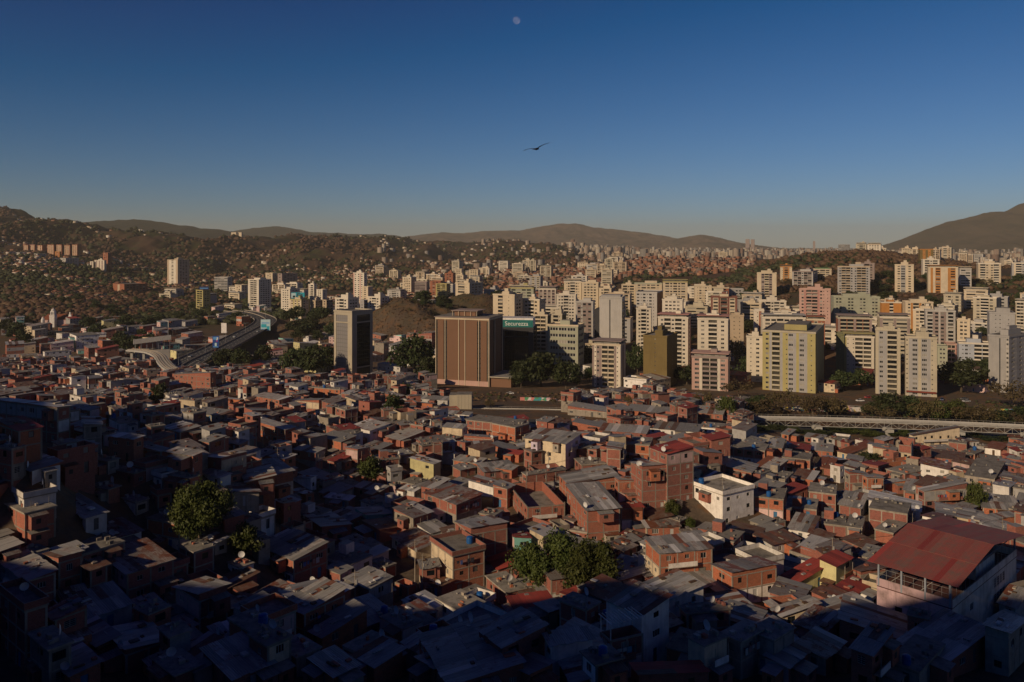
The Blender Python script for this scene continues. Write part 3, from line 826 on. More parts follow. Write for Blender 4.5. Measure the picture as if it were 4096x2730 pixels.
def tower(label, uL, uR, vt, Y, a, depth, codeL, codeR, m1, m2, m3=None, roof='p', floors=None, name='apartment_tower', cat='tower', group=None, gl=None, fin_m=None, rng=None, glR=None, drop=None):
    """An apartment or office tower: near corner at (uR, vt), front wall running to uL, side wall depth metres (or px if negative)."""
    rng = rng or random.Random(int(uL * 7 + vt))
    zt = (V0 - vt) / F * Y
    X, Y, LL, LR = corner(uR, vt, max(uR - uL, 1), -depth if depth > 0 else -depth, a, 0, Y)
    if depth < 0:
        X, Y, LL, LR = corner(uR, vt, max(uR - uL, 1), -depth, a, 0, Y)
    z0 = float(gz(uR, Y)) if drop is None else zt - drop
    H = max(6.0, zt - z0); z0 = zt - H
    floors = floors or max(2, int(round(H / 2.9)))
    claim(X, Y, a, LR, LL); TOWERS.append((X, Y, label))
    root = thing(name, label, cat, (X, Y, z0), R(a), group)
    m3 = m3 or m1; gl = gl or (DGLASS, DARK); fin_m = fin_m or m3
    single = Y < 600
    mb = MB(); panes = MB()
    for O, D, Nn, W, code, g_ in (((0, LL), (0, -1), (-1, 0), LL, codeL, gl), ((0, 0), (1, 0), (0, -1), LR, codeR, glR or gl)):
        fins = []
        tower_face(root, mb, O, D, Nn, W, H, code, floors, m1, m2, m3, single, panes, fins, fin_m, g_)
        for Oc, w in fins:
            g = MB(); p = 0.4
            g.box(0, w, -p, 0.0, -2, H + 0.2, fin_m)
            place_in(root, g.mesh('fin'), 'fin', Oc, D, Nn, 0, 0, 1, 1, -0.003)
    facade(mb, (LR, 0), (0, 1), (1, 0), LL, -6, H, [], m1); facade(mb, (LR, LL), (-1, 0), (0, 1), LR, -6, H, [], m1)
    mb.build('wall', root)
    if panes.f: tag(panes.build('window_rows', root), kind='stuff')
    r = MB(); oh = 0.25
    r.box(-oh, LR + oh, -oh, LL + oh, H + 0.005, H + 0.35, m3, top=DCONC)
    for x0, x1, y0, y1 in ((-oh, LR+oh, -oh, -oh+0.2), (-oh, LR+oh, LL+oh-0.2, LL+oh), (-oh, -oh+0.2, -oh+0.2, LL+oh-0.2), (LR+oh-0.2, LR+oh, -oh+0.2, LL+oh-0.2)):
        r.box(x0, x1, y0, y1, H + 0.35, H + 1.2, m3, bottom=False)
    r.build('roof', root)
    if 'p' in roof:
        g = MB(); f0, f1 = rng.uniform(0.15, 0.35), rng.uniform(0.6, 0.8); hh = rng.uniform(2.6, 4.2)
        g.box(LR * 0.25, LR * 0.75, LL * f0, LL * f1, H + 0.36, H + hh, m1, top=DCONC, bottom=False)
        if rng.random() < 0.7: g.box(LR * 0.35, LR * 0.65, LL * (f0 + 0.08), LL * (f0 + 0.25), H + hh, H + hh + rng.uniform(1.5, 2.6), m3, top=DCONC, bottom=False)
        g.build('penthouse', root)
    if 'l' in roof:     # a set-back storey under an overhanging slab
        g = MB(); g.box(LR * 0.08, LR * 0.92, LL * 0.06, LL * 0.94, H + 0.36, H + 2.7, DCONC, bottom=False); g.box(-0.5, LR + 0.5, -0.5, LL + 0.5, H + 2.7, H + 3.1, m2); g.build('penthouse', root)
    if 'g' in roof:
        g = MB(); g.box(LR * 0.1, LR * 0.9, LL * 0.1, LL * 0.9, H + 0.36, H + 2.4, plain('green_roof', (0.07, 0.16, 0.07), amount=0.3), bottom=False); g.build('penthouse', root)
    if 'a' in roof:
        g = MB(); x, y = LR * rng.uniform(0.3, 0.7), LL * rng.uniform(0.2, 0.8); g.bar((x, y, H), (x, y, H + rng.uniform(5, 9)), (0.12, 0.05), STEEL); g.build('antenna', root)
    return root, H, LL, LR

# ------------------------------------------------------------------ towers of the valley
def tp(name, c, amount=0.35): return plain(name, c, dirt=tuple(x * 0.45 for x in c), amount=amount, scale=0.12, var=0.06)
T_CREAM = tp('cream_tower', (0.56, 0.47, 0.34)); T_WHITE = tp('white_tower', (0.62, 0.56, 0.46)); T_TAN = tp('tan_tower', (0.44, 0.35, 0.25))
T_GREY = tp('grey_tower', (0.34, 0.33, 0.32)); T_LGREY = tp('light_grey_tower', (0.43, 0.41, 0.38)); T_BEIGE = tp('beige_tower', (0.45, 0.40, 0.30))
T_OLIVE = tp('olive_tower', (0.17, 0.125, 0.05)); T_YEL = tp('yellow_tower', (0.38, 0.33, 0.145)); T_PINK = tp('pink_tower', (0.48, 0.31, 0.26))
T_ROSE = tp('rose_band', (0.42, 0.22, 0.19)); T_BROWN = tp('brown_tower', (0.19, 0.105, 0.065), 0.15); T_ORANGE = tp('orange_tower', (0.42, 0.19, 0.055))
T_BRICK = tp('brick_tower', (0.30, 0.12, 0.07)); T_SAGE = tp('sage_tower', (0.36, 0.37, 0.28)); T_DARK = tp('dark_office', (0.05, 0.05, 0.055))
T_MAROON = tp('maroon_band', (0.19, 0.085, 0.065)); T_TAUPE = tp('taupe_panel', (0.28, 0.22, 0.20)); T_CONC = tp('raw_concrete_tower', (0.42, 0.37, 0.28))
T_OLG = tp('olive_green_tower', (0.17, 0.17, 0.09)); T_BLUEG = tp('blue_grey_tower', (0.38, 0.41, 0.46)); CURT = glass('grey_curtain', dark=(0.20, 0.19, 0.185), light=(0.24, 0.23, 0.22), lo=0.3, hi=0.8, rough=0.5)
CURTF = flat('curtain_mullion', (0.14, 0.135, 0.13))
# label, uL, uR, vtop, Y, a, depth, front code, side code, m1, m2, m3, roof
TW = [
 ('brown office slab with cream vertical fins and flat crown', 1743, 1955, 1283, 490, 72, 26, 'fdPdfdPPfPfPPdfdPdf', 'fdPdfPPdf', T_BROWN, T_BROWN, T_CREAM, '', 13),
 ('slim tower with grey glazed face and raw concrete piers', 1336, 1408, 1252, 530, 55, -83, 'pKpp', 'ppKp', T_CONC, T_CONC, T_CONC, 'a', 16),
 ('dark glass office block with green and red rooftop sign', 2000, 2133, 1318, 540, 82, 24, 'pKp', 'pKp', T_DARK, T_DARK, T_DARK, '', 12),
 ('cream tower with plain gable beside the scrub hill', 1822, 1878, 1136, 900, 52, -54, 'pbsp', 'pwwwp', T_CREAM, T_CREAM, None, 'p', None),
 ('dark slab block behind the cream tower', 1935, 1988, 1165, 930, 55, -30, 'pwwp', 'pwwwp', T_GREY, T_GREY, None, 'p', None),
 ('wide cream block with blank pilasters and brown balconies', 1972, 2058, 1184, 640, 62, -32, 'PbPsP', 'pwwp', T_CREAM, T_TAN, None, 'p', None),
 ('cream block with deep windows next to the wide cream block', 2090, 2158, 1203, 650, 62, -24, 'pwbwp', 'pwwp', T_CREAM, T_CREAM, T_WHITE, 'p', None),
 ('pale block with yellow stepped roof', 2036, 2134, 1156, 800, 80, 14, 'pWWWWp', 'pwp', T_SAGE, T_CREAM, T_YEL, 'pl', None),
 ('tan tower with white vertical ribs', 2155, 2223, 1160, 800, 80, 14, 'fxfxfxfxf', 'pwp', T_TAN, T_TAUPE, T_WHITE, 'l', None),
 ('low white block of small flats below the long cream tower', 2226, 2303, 1183, 740, 80, 14, 'pwwbwwp', 'pwp', T_WHITE, T_CREAM, None, 'p', None),
 ('long cream tower with many small windows', 2256, 2325, 1130, 830, 80, 14, 'pswbwsp', 'pwp', T_CREAM, T_CREAM, T_WHITE, 'l', None),
 ('cream tower joined to the long cream tower', 2327, 2393, 1134, 820, 75, 14, 'pwwwwp', 'pwp', T_CREAM, T_TAN, None, 'p', None),
 ('cream stepped block with brown flank', 2396, 2445, 1157, 800, 74, -16, 'pwbp', 'qqq', T_CREAM, T_TAUPE, None, 'p', None),
 ('tan block with stacked dark balconies', 2134, 2190, 1266, 575, 68, -14, 'pbbp', 'qqq', T_BEIGE, T_OLG, T_CREAM, 'p', None),
 ('beige block with dark flank behind the olive office', 2205, 2248, 1262, 600, 68, -17, 'pbsp', 'qqq', T_BEIGE, T_OLG, None, 'p', None),
 ('cream framed office with five rows of dark ribbon windows', 2190, 2312, 1308, 545, 70, 16, 'phhhp', 'phhp', T_SAGE, T_CREAM, T_CREAM, 'p', 8),
 ('grey ribbed tower beside the pale pylon tower', 2303, 2372, 1212, 615, 78, 14, 'pGsGqGp', 'pwp', T_LGREY, T_TAUPE, None, 'p', None),
 ('tall pale tower with one dark vertical slot and glass wings', 2398, 2488, 1196, 560, 76, 20, 'PPdPPp', 'KKp', T_LGREY, T_LGREY, None, '', 17),
 ('white and taupe tower with open balconies by the trees', 2369, 2482, 1386, 492, 70, 15, 'qsxqbbqsp', 'pSp', T_WHITE, T_TAUPE, T_CREAM, 'lp', None),
 ('blank olive brown tower with faded white marks', 2573, 2668, 1352, 500, 62, -41, 'PPsPP', 'dPsP', T_OLIVE, T_OLIVE, None, 'p', None),
 ('pink and white tower with dark overhanging crown', 2767, 2912, 1437, 480, 70, 14, 'qGpbbpGq', 'qsq', T_WHITE, T_PINK, T_TAUPE, 'lp', None),
 ('white tower with a column of small square windows', 2986, 3052, 1352, 530, 70, 12, 'pspwp', 'pwp', T_WHITE, T_WHITE, None, 'p', None),
 ('large yellow tower with grey vertical strips and stepped roof', 3050, 3262, 1337, 482, 64, -40, 'pwqbqpsGqpGqpsp', 'pppp', T_YEL, T_GREY, T_BEIGE, 'p', None),
 ('white slab with rose parapet and shaded flank', 2632, 2752, 1276, 570, 70, 16, 'pwbwbwp', 'qqwqq', T_WHITE, T_ROSE, T_WHITE, 'lp', None),
 ('white tower with rose parapet and square hanging balconies', 2790, 2912, 1282, 560, 72, 14, 'pwpbpwp', 'pwp', T_WHITE, T_ROSE, T_WHITE, 'lp', None),
 ('tan tower behind the rose parapet tower', 2920, 2975, 1266, 620, 74, 12, 'pSqSp', 'pwp', T_TAN, T_TAN, None, 'p', None),
 ('cream block with maroon frames and roof', 2843, 2949, 1193, 700, 76, 14, 'qWqbqWq', 'qwq', T_CREAM, T_MAROON, T_MAROON, 'p', None),
 ('squat white block with tall lift room', 2649, 2730, 1203, 690, 74, 14, 'pwwwwp', 'ppp', T_WHITE, T_WHITE, None, 'p', None),
 ('grey ribbed block with orange flank', 2545, 2628, 1174, 720, 70, -24, 'wswswsp', 'qqq', T_LGREY, T_ORANGE, None, '', None),
 ('narrow white tower with balconies beside the glass wing', 2545, 2604, 1238, 630, 78, 12, 'pwbwp', 'pwp', T_WHITE, T_CREAM, None, 'p', None),
 ('cream block with pale green roof slab', 2540, 2648, 1138, 860, 84, 14, 'pwWwWwp', 'pwp', T_CREAM, T_SAGE, T_SAGE, 'p', None),
 ('white block with brown balconies beside the green roof', 2486, 2542, 1143, 870, 80, 14, 'pbwbp', 'pwp', T_CREAM, T_TAN, None, 'p', None),
 ('broad cream yellow tower with deep balconies', 2652, 2750, 1131, 840, 80, 14, 'pWwWwWp', 'pwp', T_CREAM, T_YEL, T_YEL, 'pl', None),
 ('pale tower with vertical ribs below the wooded slope', 2779, 2846, 1148, 830, 80, 14, 'pswswsp', 'pwp', T_CREAM, T_TAN, None, 'p', None),
 ('brown and cream block with loft windows', 2849, 2915, 1155, 850, 80, 14, 'qGpGq', 'pwp', T_CREAM, T_BRICK, None, 'p', None),
 ('plain grey block with a row of top windows', 2920, 2974, 1160, 860, 80, 12, 'pwwwp', 'pwp', T_GREY, T_LGREY, None, '', None),
 ('low dark grey block with flat roof', 2954, 3036, 1208, 760, 80, 14, 'pWWWp', 'pwp', T_GREY, T_GREY, None, 'p', None),
 ('wide white block with water-tank room', 3035, 3145, 1209, 720, 78, 14, 'pWbwbWp', 'pwp', T_WHITE, T_CREAM, None, 'p', None),
 ('cream tower with dark central bays against the wooded hill', 3028, 3106, 1096, 910, 72, 14, 'pppGbGppp', 'pwp', T_CREAM, T_TAUPE, None, 'p', None),
 ('orange and cream tower with crown', 3122, 3168, 1070, 1010, 74, 14, 'psqbqsp', 'qqq', T_CREAM, T_ORANGE, T_ORANGE, 'pl', None),
 ('wide grey tower with taupe bands', 3169, 3252, 1090, 960, 64, -28, 'pbbwbbp', 'pwwp', T_LGREY, T_TAUPE, T_TAUPE, 'p', None),
 ('white tower with green roof house', 3255, 3326, 1080, 1020, 74, 14, 'pWbWp', 'pwp', T_CREAM, T_SAGE, None, 'g', None),
 ('tall pink tower with banded balconies', 3197, 3322, 1162, 690, 66, -12, 'pwqbbqwspsp', 'pwp', T_PINK, T_ROSE, T_PINK, 'p', None),
 ('long low white block with dark open loggia', 3050, 3222, 1277, 600, 78, 14, 'pWWbWWbp', 'pwp', T_WHITE, T_GREY, None, 'pl', None),
 ('tan tower with brick stripes behind the yellow tower', 3227, 3300, 1284, 575, 70, 12, 'qSqwqSq', 'pwp', T_TAN, T_BRICK, T_CREAM, 'l', None),
 ('white and brick block beside the dark trees', 3015, 3056, 1246, 640, 74, 12, 'psqp', 'qqq', T_WHITE, T_BRICK, None, '', None),
 ('olive green slab edge with narrow windows', 3344, 3377, 1342, 545, 66, 12, 'psp', 'psp', T_OLG, T_OLG, None, '', None),
 ('broad grey beige tower below the wooded ridge', 3350, 3480, 1071, 890, 66, 14, 'pwbbwpwbbwp', 'pwp', T_GREY, T_BEIGE, T_TAN, 'p', None),
 ('brown grey tower with white end wall', 3437, 3498, 1057, 960, 64, -22, 'pwbwp', 'ppp', T_TAUPE, T_CREAM, None, 'p', None),
 ('cream and grey tower with ribbed flank', 3579, 3655, 1063, 910, 62, -35, 'pwGpwp', 'pqwqp', T_CREAM, T_GREY, None, 'p', None),
 ('white tower with dark stepped balconies', 3692, 3758, 1042, 1010, 72, 12, 'pbwbp', 'pwp', T_WHITE, T_CREAM, None, 'p', None),
 ('cream tower with orange inset panels', 3713, 3832, 1073, 900, 68, 14, 'pqpGPqGp', 'pwp', T_CREAM, T_ORANGE, T_CREAM, 'l', None),
 ('small white block with ribbon windows', 3839, 3886, 1078, 930, 70, 12, 'phhp', 'pwp', T_LGREY, T_CREAM, None, 'l', None),
 ('brown olive tower on the ridge', 3681, 3733, 1000, 1180, 74, 14, 'pSpSp', 'ppp', T_OLIVE, T_ORANGE, T_ORANGE, '', None),
 ('sunlit yellow cream tower with rows of balconies', 3913, 4004, 1058, 960, 68, 14, 'pbwpwbp', 'pwp', T_CREAM, T_YEL, T_WHITE, 'p', None),
 ('grey tower with white balcony stack', 4048, 4140, 1056, 980, 62, 14, 'pqbwqbp', 'pwp', T_GREY, T_CREAM, T_WHITE, 'p', None),
 ('long low sage block with white stair towers', 3335, 3520, 1193, 730, 78, 14, 'pwwPwwPwwPwwp', 'pwp', T_SAGE, T_WHITE, None, 'p', None),
 ('squat bright orange block with balcony stack', 3526, 3606, 1214, 720, 76, 14, 'PPbPP', 'ppp', T_ORANGE, T_ORANGE, T_WHITE, 'p', None),
 ('cream block with orange top and dark loggias', 3622, 3733, 1214, 700, 74, 14, 'pwqbqwbp', 'pwp', T_CREAM, T_ORANGE, None, 'p', None),
 ('grey concrete tower with rose windows', 3702, 3822, 1250, 620, 66, 16, 'pbqGpGqpbp', 'pwp', T_LGREY, T_TAUPE, None, 'p', None),
 ('small white tower with brown blank flank', 3828, 3880, 1285, 600, 58, -52, 'pwwp', 'qqq', T_CREAM, T_BROWN, None, 'p', None),
 ('brown block with long loggia bands', 3352, 3488, 1279, 620, 74, 14, 'qbbqbbq', 'pwp', T_BRICK, T_TAUPE, T_BEIGE, 'l', None),
 ('dark roofed block with white penthouse rail', 3520, 3640, 1275, 610, 74, 14, 'qhqhq', 'pwp', T_BEIGE, T_TAUPE, T_WHITE, 'l', None),
 ('white and orange block with glazed balconies', 3376, 3497, 1354, 540, 70, 12, 'qspsbbp', 'psp', T_WHITE, T_YEL, T_WHITE, 'l', None),
 ('grey beige tower with open corner balconies', 3502, 3602, 1326, 478, 66, -10, 'pxqbp', 'psp', T_BEIGE, T_GREY, T_BEIGE, 'p', None),
 ('grey beige tower with paired windows and small red eave', 3622, 3748, 1358, 468, 66, 14, 'sqGpGqsp', 'psp', T_BEIGE, T_GREY, T_BEIGE, 'p', None),
 ('pale green grey block in the shade of the beige tower', 3750, 3790, 1392, 560, 66, 12, 'pwwp', 'pwp', T_SAGE, T_GREY, None, '', None),
 ('pink loggia block with dark openings', 3786, 3826, 1382, 580, 68, 12, 'qbbq', 'pwp', T_WHITE, T_ROSE, T_PINK, '', None),
 ('blue white block with boxed roof room', 3836, 3962, 1381, 560, 66, 14, 'pswspbb', 'pwp', T_BLUEG, T_WHITE, T_WHITE, 'p', None),
 ('grey blank tower with narrow slot and window column', 3954, 4036, 1352, 488, 36, -100, 'PPdPx', 'pwSpwSpwSp', T_GREY, T_LGREY, T_GREY, 'p', None),
 ('dark grey tower cluster with roof frames', 3958, 4060, 1258, 570, 64, 18, 'qsSqsq', 'qwwq', T_GREY, T_GREY, T_GREY, 'pa', None),
 # the valley beyond the highway
 ('tall white tower with ribbed lit face', 992, 1035, 1122, 1110, 50, -50, 'psbbsp', 'pwwwwp', T_WHITE, T_WHITE, None, 'p', None),
 ('narrow ochre tower with dark rooftop sign', 784, 812, 1165, 1085, 50, -30, 'pbbp', 'pwwp', T_YEL, T_TAN, T_YEL, 'p', None),
 ('tall cream twin slab with white stripe', 669, 711, 1042, 1520, 56, -46, 'pqxqp', 'pwwwp', T_TAN, T_WHITE, None, 'p', None),
 ('brick red slab with shaded long side', 452, 497, 1140, 1340, 50, -92, 'psqsp', 'pwwwwwwp', T_BRICK, T_TAN, None, '', None),
 ('banded grey office block', 857, 910, 1112, 1400, 80, 16, 'hhhh', 'pwp', T_LGREY, T_TAN, None, '', None),
 ('cream block with wide dark flank', 940, 966, 1143, 1320, 50, -26, 'pwwp', 'pwwp', T_CREAM, T_CREAM, None, '', None),
 ('low cream pair on the valley slope', 1062, 1090, 1095, 1750, 52, -18, 'pwwp', 'pwwp', T_CREAM, T_CREAM, None, '', None),
 ('dark slab beside the low cream pair', 1111, 1128, 1097, 1720, 50, -62, 'pwp', 'pwwwwp', T_TAUPE, T_GREY, None, '', None),
 ('yellow lit block with three grid bays', 1159, 1205, 1202, 950, 58, -36, 'pwqwqwp', 'qwwq', T_CREAM, T_YEL, T_YEL, 'p', None),
 ('ribbed dark block behind the yellow lit block', 1243, 1262, 1206, 960, 50, -36, 'pwp', 'bwbwb', T_TAN, T_TAN, None, 'p', None),
 ('dark ribbed block at the scrub hill foot', 1290, 1306, 1204, 960, 50, -26, 'pwp', 'bwb', T_TAN, T_TAN, None, '', None),
 ('white block carrying the turquoise billboard', 1124, 1160, 1160, 1060, 60, -40, 'pwwwp', 'pwwp', T_WHITE, T_WHITE, None, 'p', None),
 ('slender white tower beside the billboard block', 1234, 1256, 1141, 1100, 60, -12, 'pwbp', 'pwp', T_WHITE, T_LGREY, None, 'p', None),
 ('white tower with blue stripes next to the slender tower', 1266, 1290, 1162, 1090, 60, -18, 'pwwp', 'pwp', T_WHITE, T_BLUEG, None, '', None),
 ('pale pink and white tower rising from the suburb', 1413, 1456, 1095, 1150, 60, -12, 'qwpwqwp', 'pwp', T_WHITE, T_PINK, None, 'p', None),
 ('cream annex below the pale pink tower', 1448, 1472, 1150, 1120, 58, -20, 'pwp', 'ppp', T_CREAM, T_PINK, None, '', None),
 ('white grid tower with central balcony stack', 1340, 1392, 1198, 780, 56, -44, 'pwbwp', 'pwwwp', T_WHITE, T_GREY, None, 'pa', None),
 ('white grid tower leaning on the scrub hill', 1471, 1521, 1193, 800, 56, -36, 'pwbwp', 'pwwp', T_WHITE, T_GREY, None, 'p', None),
 ('half shaded stub tower between two white grid towers', 1440, 1456, 1205, 880, 50, -18, 'pwp', 'bb', T_GREY, T_GREY, None, '', None),
 ('grey banded block on the spur', 1659, 1706, 1131, 1180, 80, 14, 'hhp', 'pwp', T_TAUPE, T_GREY, None, '', None),
 ('orange brick block stepped with crown', 1779, 1812, 1096, 1300, 76, 14, 'pwwp', 'ppp', T_BRICK, T_ORANGE, None, 'p', None),
 ('ochre block on the spur of trees', 1743, 1786, 1139, 1220, 70, 14, 'pbwbp', 'pwp', T_YEL, T_ORANGE, None, '', None),
 ('brick red block on the spur of trees', 1720, 1762, 1127, 1260, 74, 14, 'pwwp', 'pwp', T_BRICK, T_BRICK, None, '', None),
 ('pale tower above the brown tower roofline', 1819, 1846, 1079, 1500, 76, 14, 'pwwp', 'pwp', T_CREAM, T_CREAM, None, '', None),
 ('pair tower of cream flats on the far spur', 1876, 1912, 1082, 1550, 76, 14, 'pwwwp', 'pwp', T_CREAM, T_TAN, None, '', None),
 ('salmon tower on the wooded hillside', 412, 431, 1014, 1750, 54, -16, 'pwwp', 'pwp', T_BRICK, T_ORANGE, None, '', None),
 ('white striped towers block on hillside', 378, 417, 1044, 1720, 62, -8, 'pqpqpqp', 'pwp', T_WHITE, T_TAUPE, None, 'p', None),
 ('narrow white striped tower on hillside', 360, 373, 1049, 1730, 62, -4, 'pqp', 'pwp', T_WHITE, T_TAUPE, None, '', None),
 ('small orange tower below the brick terraces', 220, 238, 1009, 1850, 60, -6, 'pqwqp', 'pwp', T_ORANGE, T_BRICK, None, '', None),
 ('far cream twin tower on the ridge saddle', 925, 944, 931, 3600, 60, -8, 'ppp', 'ppp', T_CREAM, T_CREAM, None, '', None),
 ('second far cream tower on the ridge saddle', 948, 966, 931, 3600, 60, -6, 'ppp', 'ppp', T_CREAM, T_CREAM, None, '', None),
 ('slim far white tower on the wooded ridge', 551, 559, 918, 5000, 70, 14, 'ppp', 'ppp', T_WHITE, T_WHITE, None, '', None),
 ('twin of the slim far white tower', 563, 570, 921, 5000, 70, 14, 'ppp', 'ppp', T_WHITE, T_WHITE, None, '', None),
 ('tall hazy twin tower in the far city', 2982, 2998, 958, 7200, 70, 30, 'ppp', 'ppp', T_TAUPE, T_GREY, None, '', None),
 ('second tall hazy twin tower in the far city', 3003, 3018, 959, 7200, 70, 30, 'ppp', 'ppp', T_TAUPE, T_GREY, None, '', None),
 ('thin far tower alone in the haze', 3252, 3261, 966, 6500, 70, 25, 'ppp', 'ppp', T_TAUPE, T_GREY, None, '', None),
 ('dark banded office far behind the wooded ridge', 3354, 3400, 980, 2600, 70, 18, 'hhhh', 'hh', T_GREY, T_DARK, None, '', None),
 ('cream far block above the orange slum', 2874, 2910, 1011, 2300, 70, 16, 'phhp', 'ppp', T_CREAM, T_CREAM, None, 'p', None),
]
rr = random.Random(11)
brown = None
for t in TW:
    lab, uL, uR, vt, Y, a, dep, cl, cr, m1, m2, m3, rf = t[:13]; fl = t[13]
    kw = {}
    if 'raw concrete piers' in lab: kw = dict(gl=(CURT, CURTF), glR=(DGLASS, DARK))
    office = 'office' in lab
    root, H, LL, LR = tower(lab, uL, uR, vt, Y, a, dep, cl, cr, m1, m2, m3, rf, fl, name='office_tower' if office or 'raw concrete piers' in lab else 'apartment_tower', **kw)
    if 'brown office' in lab:
        g = MB(); g.box(-0.8, LR + 0.8, -0.8, LL + 0.8, H + 1.25, H + 1.7, T_TAUPE, top=DCONC); g.build('crown_slab', root)
        g = MB(); g.box(LR*0.2, LR*0.7, LL*0.3, LL*0.7, H + 1.9, H + 5.0, T_BROWN, top=DCONC, bottom=False); g.box(LR*0.15, LR*0.75, LL*0.25, LL*0.75, H + 5.0, H + 5.4, T_TAUPE)
        for i in range(5): g.bar((LR*0.17, LL*(0.27 + i*0.115), H + 1.9), (LR*0.17, LL*(0.27 + i*0.115), H + 5.0), 0.25, T_CREAM)
        g.build('penthouse', root)
        g = MB(); g.box(LR*0.05, LR*0.95, -14, -0.05, -2, 6.0, T_BROWN, top=ZINC); g.box(-0.4, LR + 0.2, -14.4, -0.06, 6.0, 6.5, T_BEIGE, top=ZINC); g.build('annex', root)
        g = MB(); g.box(-0.2, -0.02, 0.3, LL - 0.3, -3, 3.2, T_PINK); g.build('plinth', root)
    if 'green and red rooftop sign' in lab:
        sgn = MB(); GREENS = flat('sign_green', (0.02, 0.16, 0.15)); REDS = flat('sign_red', (0.42, 0.03, 0.04))
        sgn.box(-0.35, -0.1, 0.2, LL - 0.2, H + 1.25, H + 6.2, GREENS); sgn.build('sign_board', root)
        sgn = MB(); sgn.box(-0.4, -0.1, LL - 0.18, LL + 5.2, H + 1.25, H + 6.2, REDS); sgn.box(-0.4, -0.1, LL - 0.18, LL + 5.2, H - 1.6, H + 1.2, WHITE); sgn.build('sign_board', root)
        sgn = MB(); sgn.box(-0.05, LR * 0.6, 0.2, LL - 0.2, H + 1.25, H + 7.4, WHITE, top=PALE, bottom=False); sgn.build('penthouse', root)
        fc = bpy.data.curves.new('sign_lettering', 'FONT'); fc.body = 'Securezza'; fc.size = 4.0; fc.extrude = 0.05
        fc.materials.append(flat('letter_white', (0.75, 0.78, 0.74)))
        lettering(fc, 'sign_lettering', root, (-0.42, LL - 3.4, H + 2.4), (R(90), 0, R(-90)))
    if 'grey beige tower with paired' in lab:
        g = MB(); g.box(-1.2, -0.05, 0.4, LL - 0.4, 2.2, 3.0, flat('red_eave', (0.20, 0.045, 0.03))); g.build('eave', root)
    if 'tall pale tower with one dark' in lab:
        g = MB(); g.box(3, LR + 2, LL + 0.02, LL + 4, -3, H - 8, T_DARK); g.build('glass_wing', root)
        g = MB(); g.box(-0.1, LR * 0.7, 1.0, LL - 1.0, H + 1.2, H + 2.4, T_GREY); g.build('crown_slab', root)
    if 'turquoise billboard' in lab:
        BB = (root, H, LL, LR)
# rows of look-alike brick blocks and grey slabs on the left hillside
for (x0, x1) in ((94,112),(117,138),(143,169),(189,215),(225,246),(254,279),(288,309)):
    tower('brick red terrace block with two pale window stripes on the hillside', x0, x1, 981 + (x0 % 3), 2050, 74, 14, 'pqwqpqwqp', 'ppp', T_BRICK, T_CREAM, None, '', None, group='brick red blocks in a row on the hillside', drop=21)
for (x0, x1, r, vt, dr) in ((61,79,26,1013,22),(136,150,34,1018,22),(180,203,34,1036,20),(240,263,52,1035,21),(26,34,30,1010,20)):
    tower('grey slab with lit narrow end and dark long side on the hillside', x0, x1, vt, 1720, 52, -r, 'pwwp', 'pwwwwp', T_LGREY, T_GREY, None, '', None, group='grey slabs in a row on the hillside', drop=dr)
# further blocks that fill the right bank and the slope behind
fills = 0
CM = [T_CREAM, T_WHITE, T_LGREY, T_BEIGE, T_TAN, T_GREY, T_BEIGE, T_TAN, T_CREAM, T_WHITE]
CN = ['cream', 'white', 'light grey', 'beige', 'tan', 'mid grey', 'beige', 'tan', 'cream', 'white']
def fill_towers(n, ulo, uhi, ylo, yhi, hlo, hhi, zone, grp):
    global fills
    k = 0; tries = 0
    while k < n and tries < n * 40:
        tries += 1
        u = rr.uniform(ulo, uhi); Y = rr.uniform(ylo, yhi); X = (u - U0) / F * Y
        if not foot_free(X, Y, 12): continue
        hgt = rr.uniform(hlo, hhi); z = float(gz(u, Y)); vt = V0 - (z + hgt) / Y * F
        w = rr.uniform(14, 24) * F / Y; i = rr.randrange(10); j = rr.randrange(10)
        a = min(84, math.degrees(math.atan2(1, max(0.02, (u - U0) / F)))) - rr.uniform(4, 16) if u > U0 else rr.uniform(50, 65)
        code = rr.choice(['pwbwp', 'pbwwbp', 'psGspGs', 'pwwwwp', 'qwpbpwq', 'pbbqbbp', 'phhp'])
        what = {'pwbwp': 'one balcony stack', 'pbwwbp': 'corner balconies', 'psGspGs': 'mixed window sizes', 'pwwwwp': 'rows of plain windows', 'qwpbpwq': 'darker side strips', 'pbbqbbp': 'broad balconies', 'phhp': 'ribbon windows'}[code]
        st = max(3, int(round(hgt / 2.9)))
        tower(f'{CN[i]} {st} floor block, {what}, {CN[j]} trim, {zone}', u - w, u, vt, Y, a, rr.uniform(11, 15), code, rr.choice(['pwp', 'ppp', 'qqq', 'pwwp']), CM[i], CM[j], rr.choice([None, T_WHITE, T_TAN]), rr.choice(['p', 'pl', 'l', 'p', 'pa']), None, group=grp)
        k += 1
fill_towers(46, 2050, 4250, 600, 800, 10, 26, 'among the valley towers', 'blocks of flats in the valley')
fill_towers(8, 2250, 3000, 830, 960, 10, 20, 'at the wooded slope', 'blocks of flats below the wooded slope')
fill_towers(46, 1500, 2600, 1150, 1950, 12, 30, 'on the far valley side', 'far blocks of flats')
fill_towers(26, 3450, 4300, 1200, 2000, 12, 30, 'behind the upper flats', 'far blocks behind the upper flats')
fill_towers(16, 650, 2000, 1000, 1500, 8, 20, 'beyond the highway', 'blocks of flats beyond the highway')

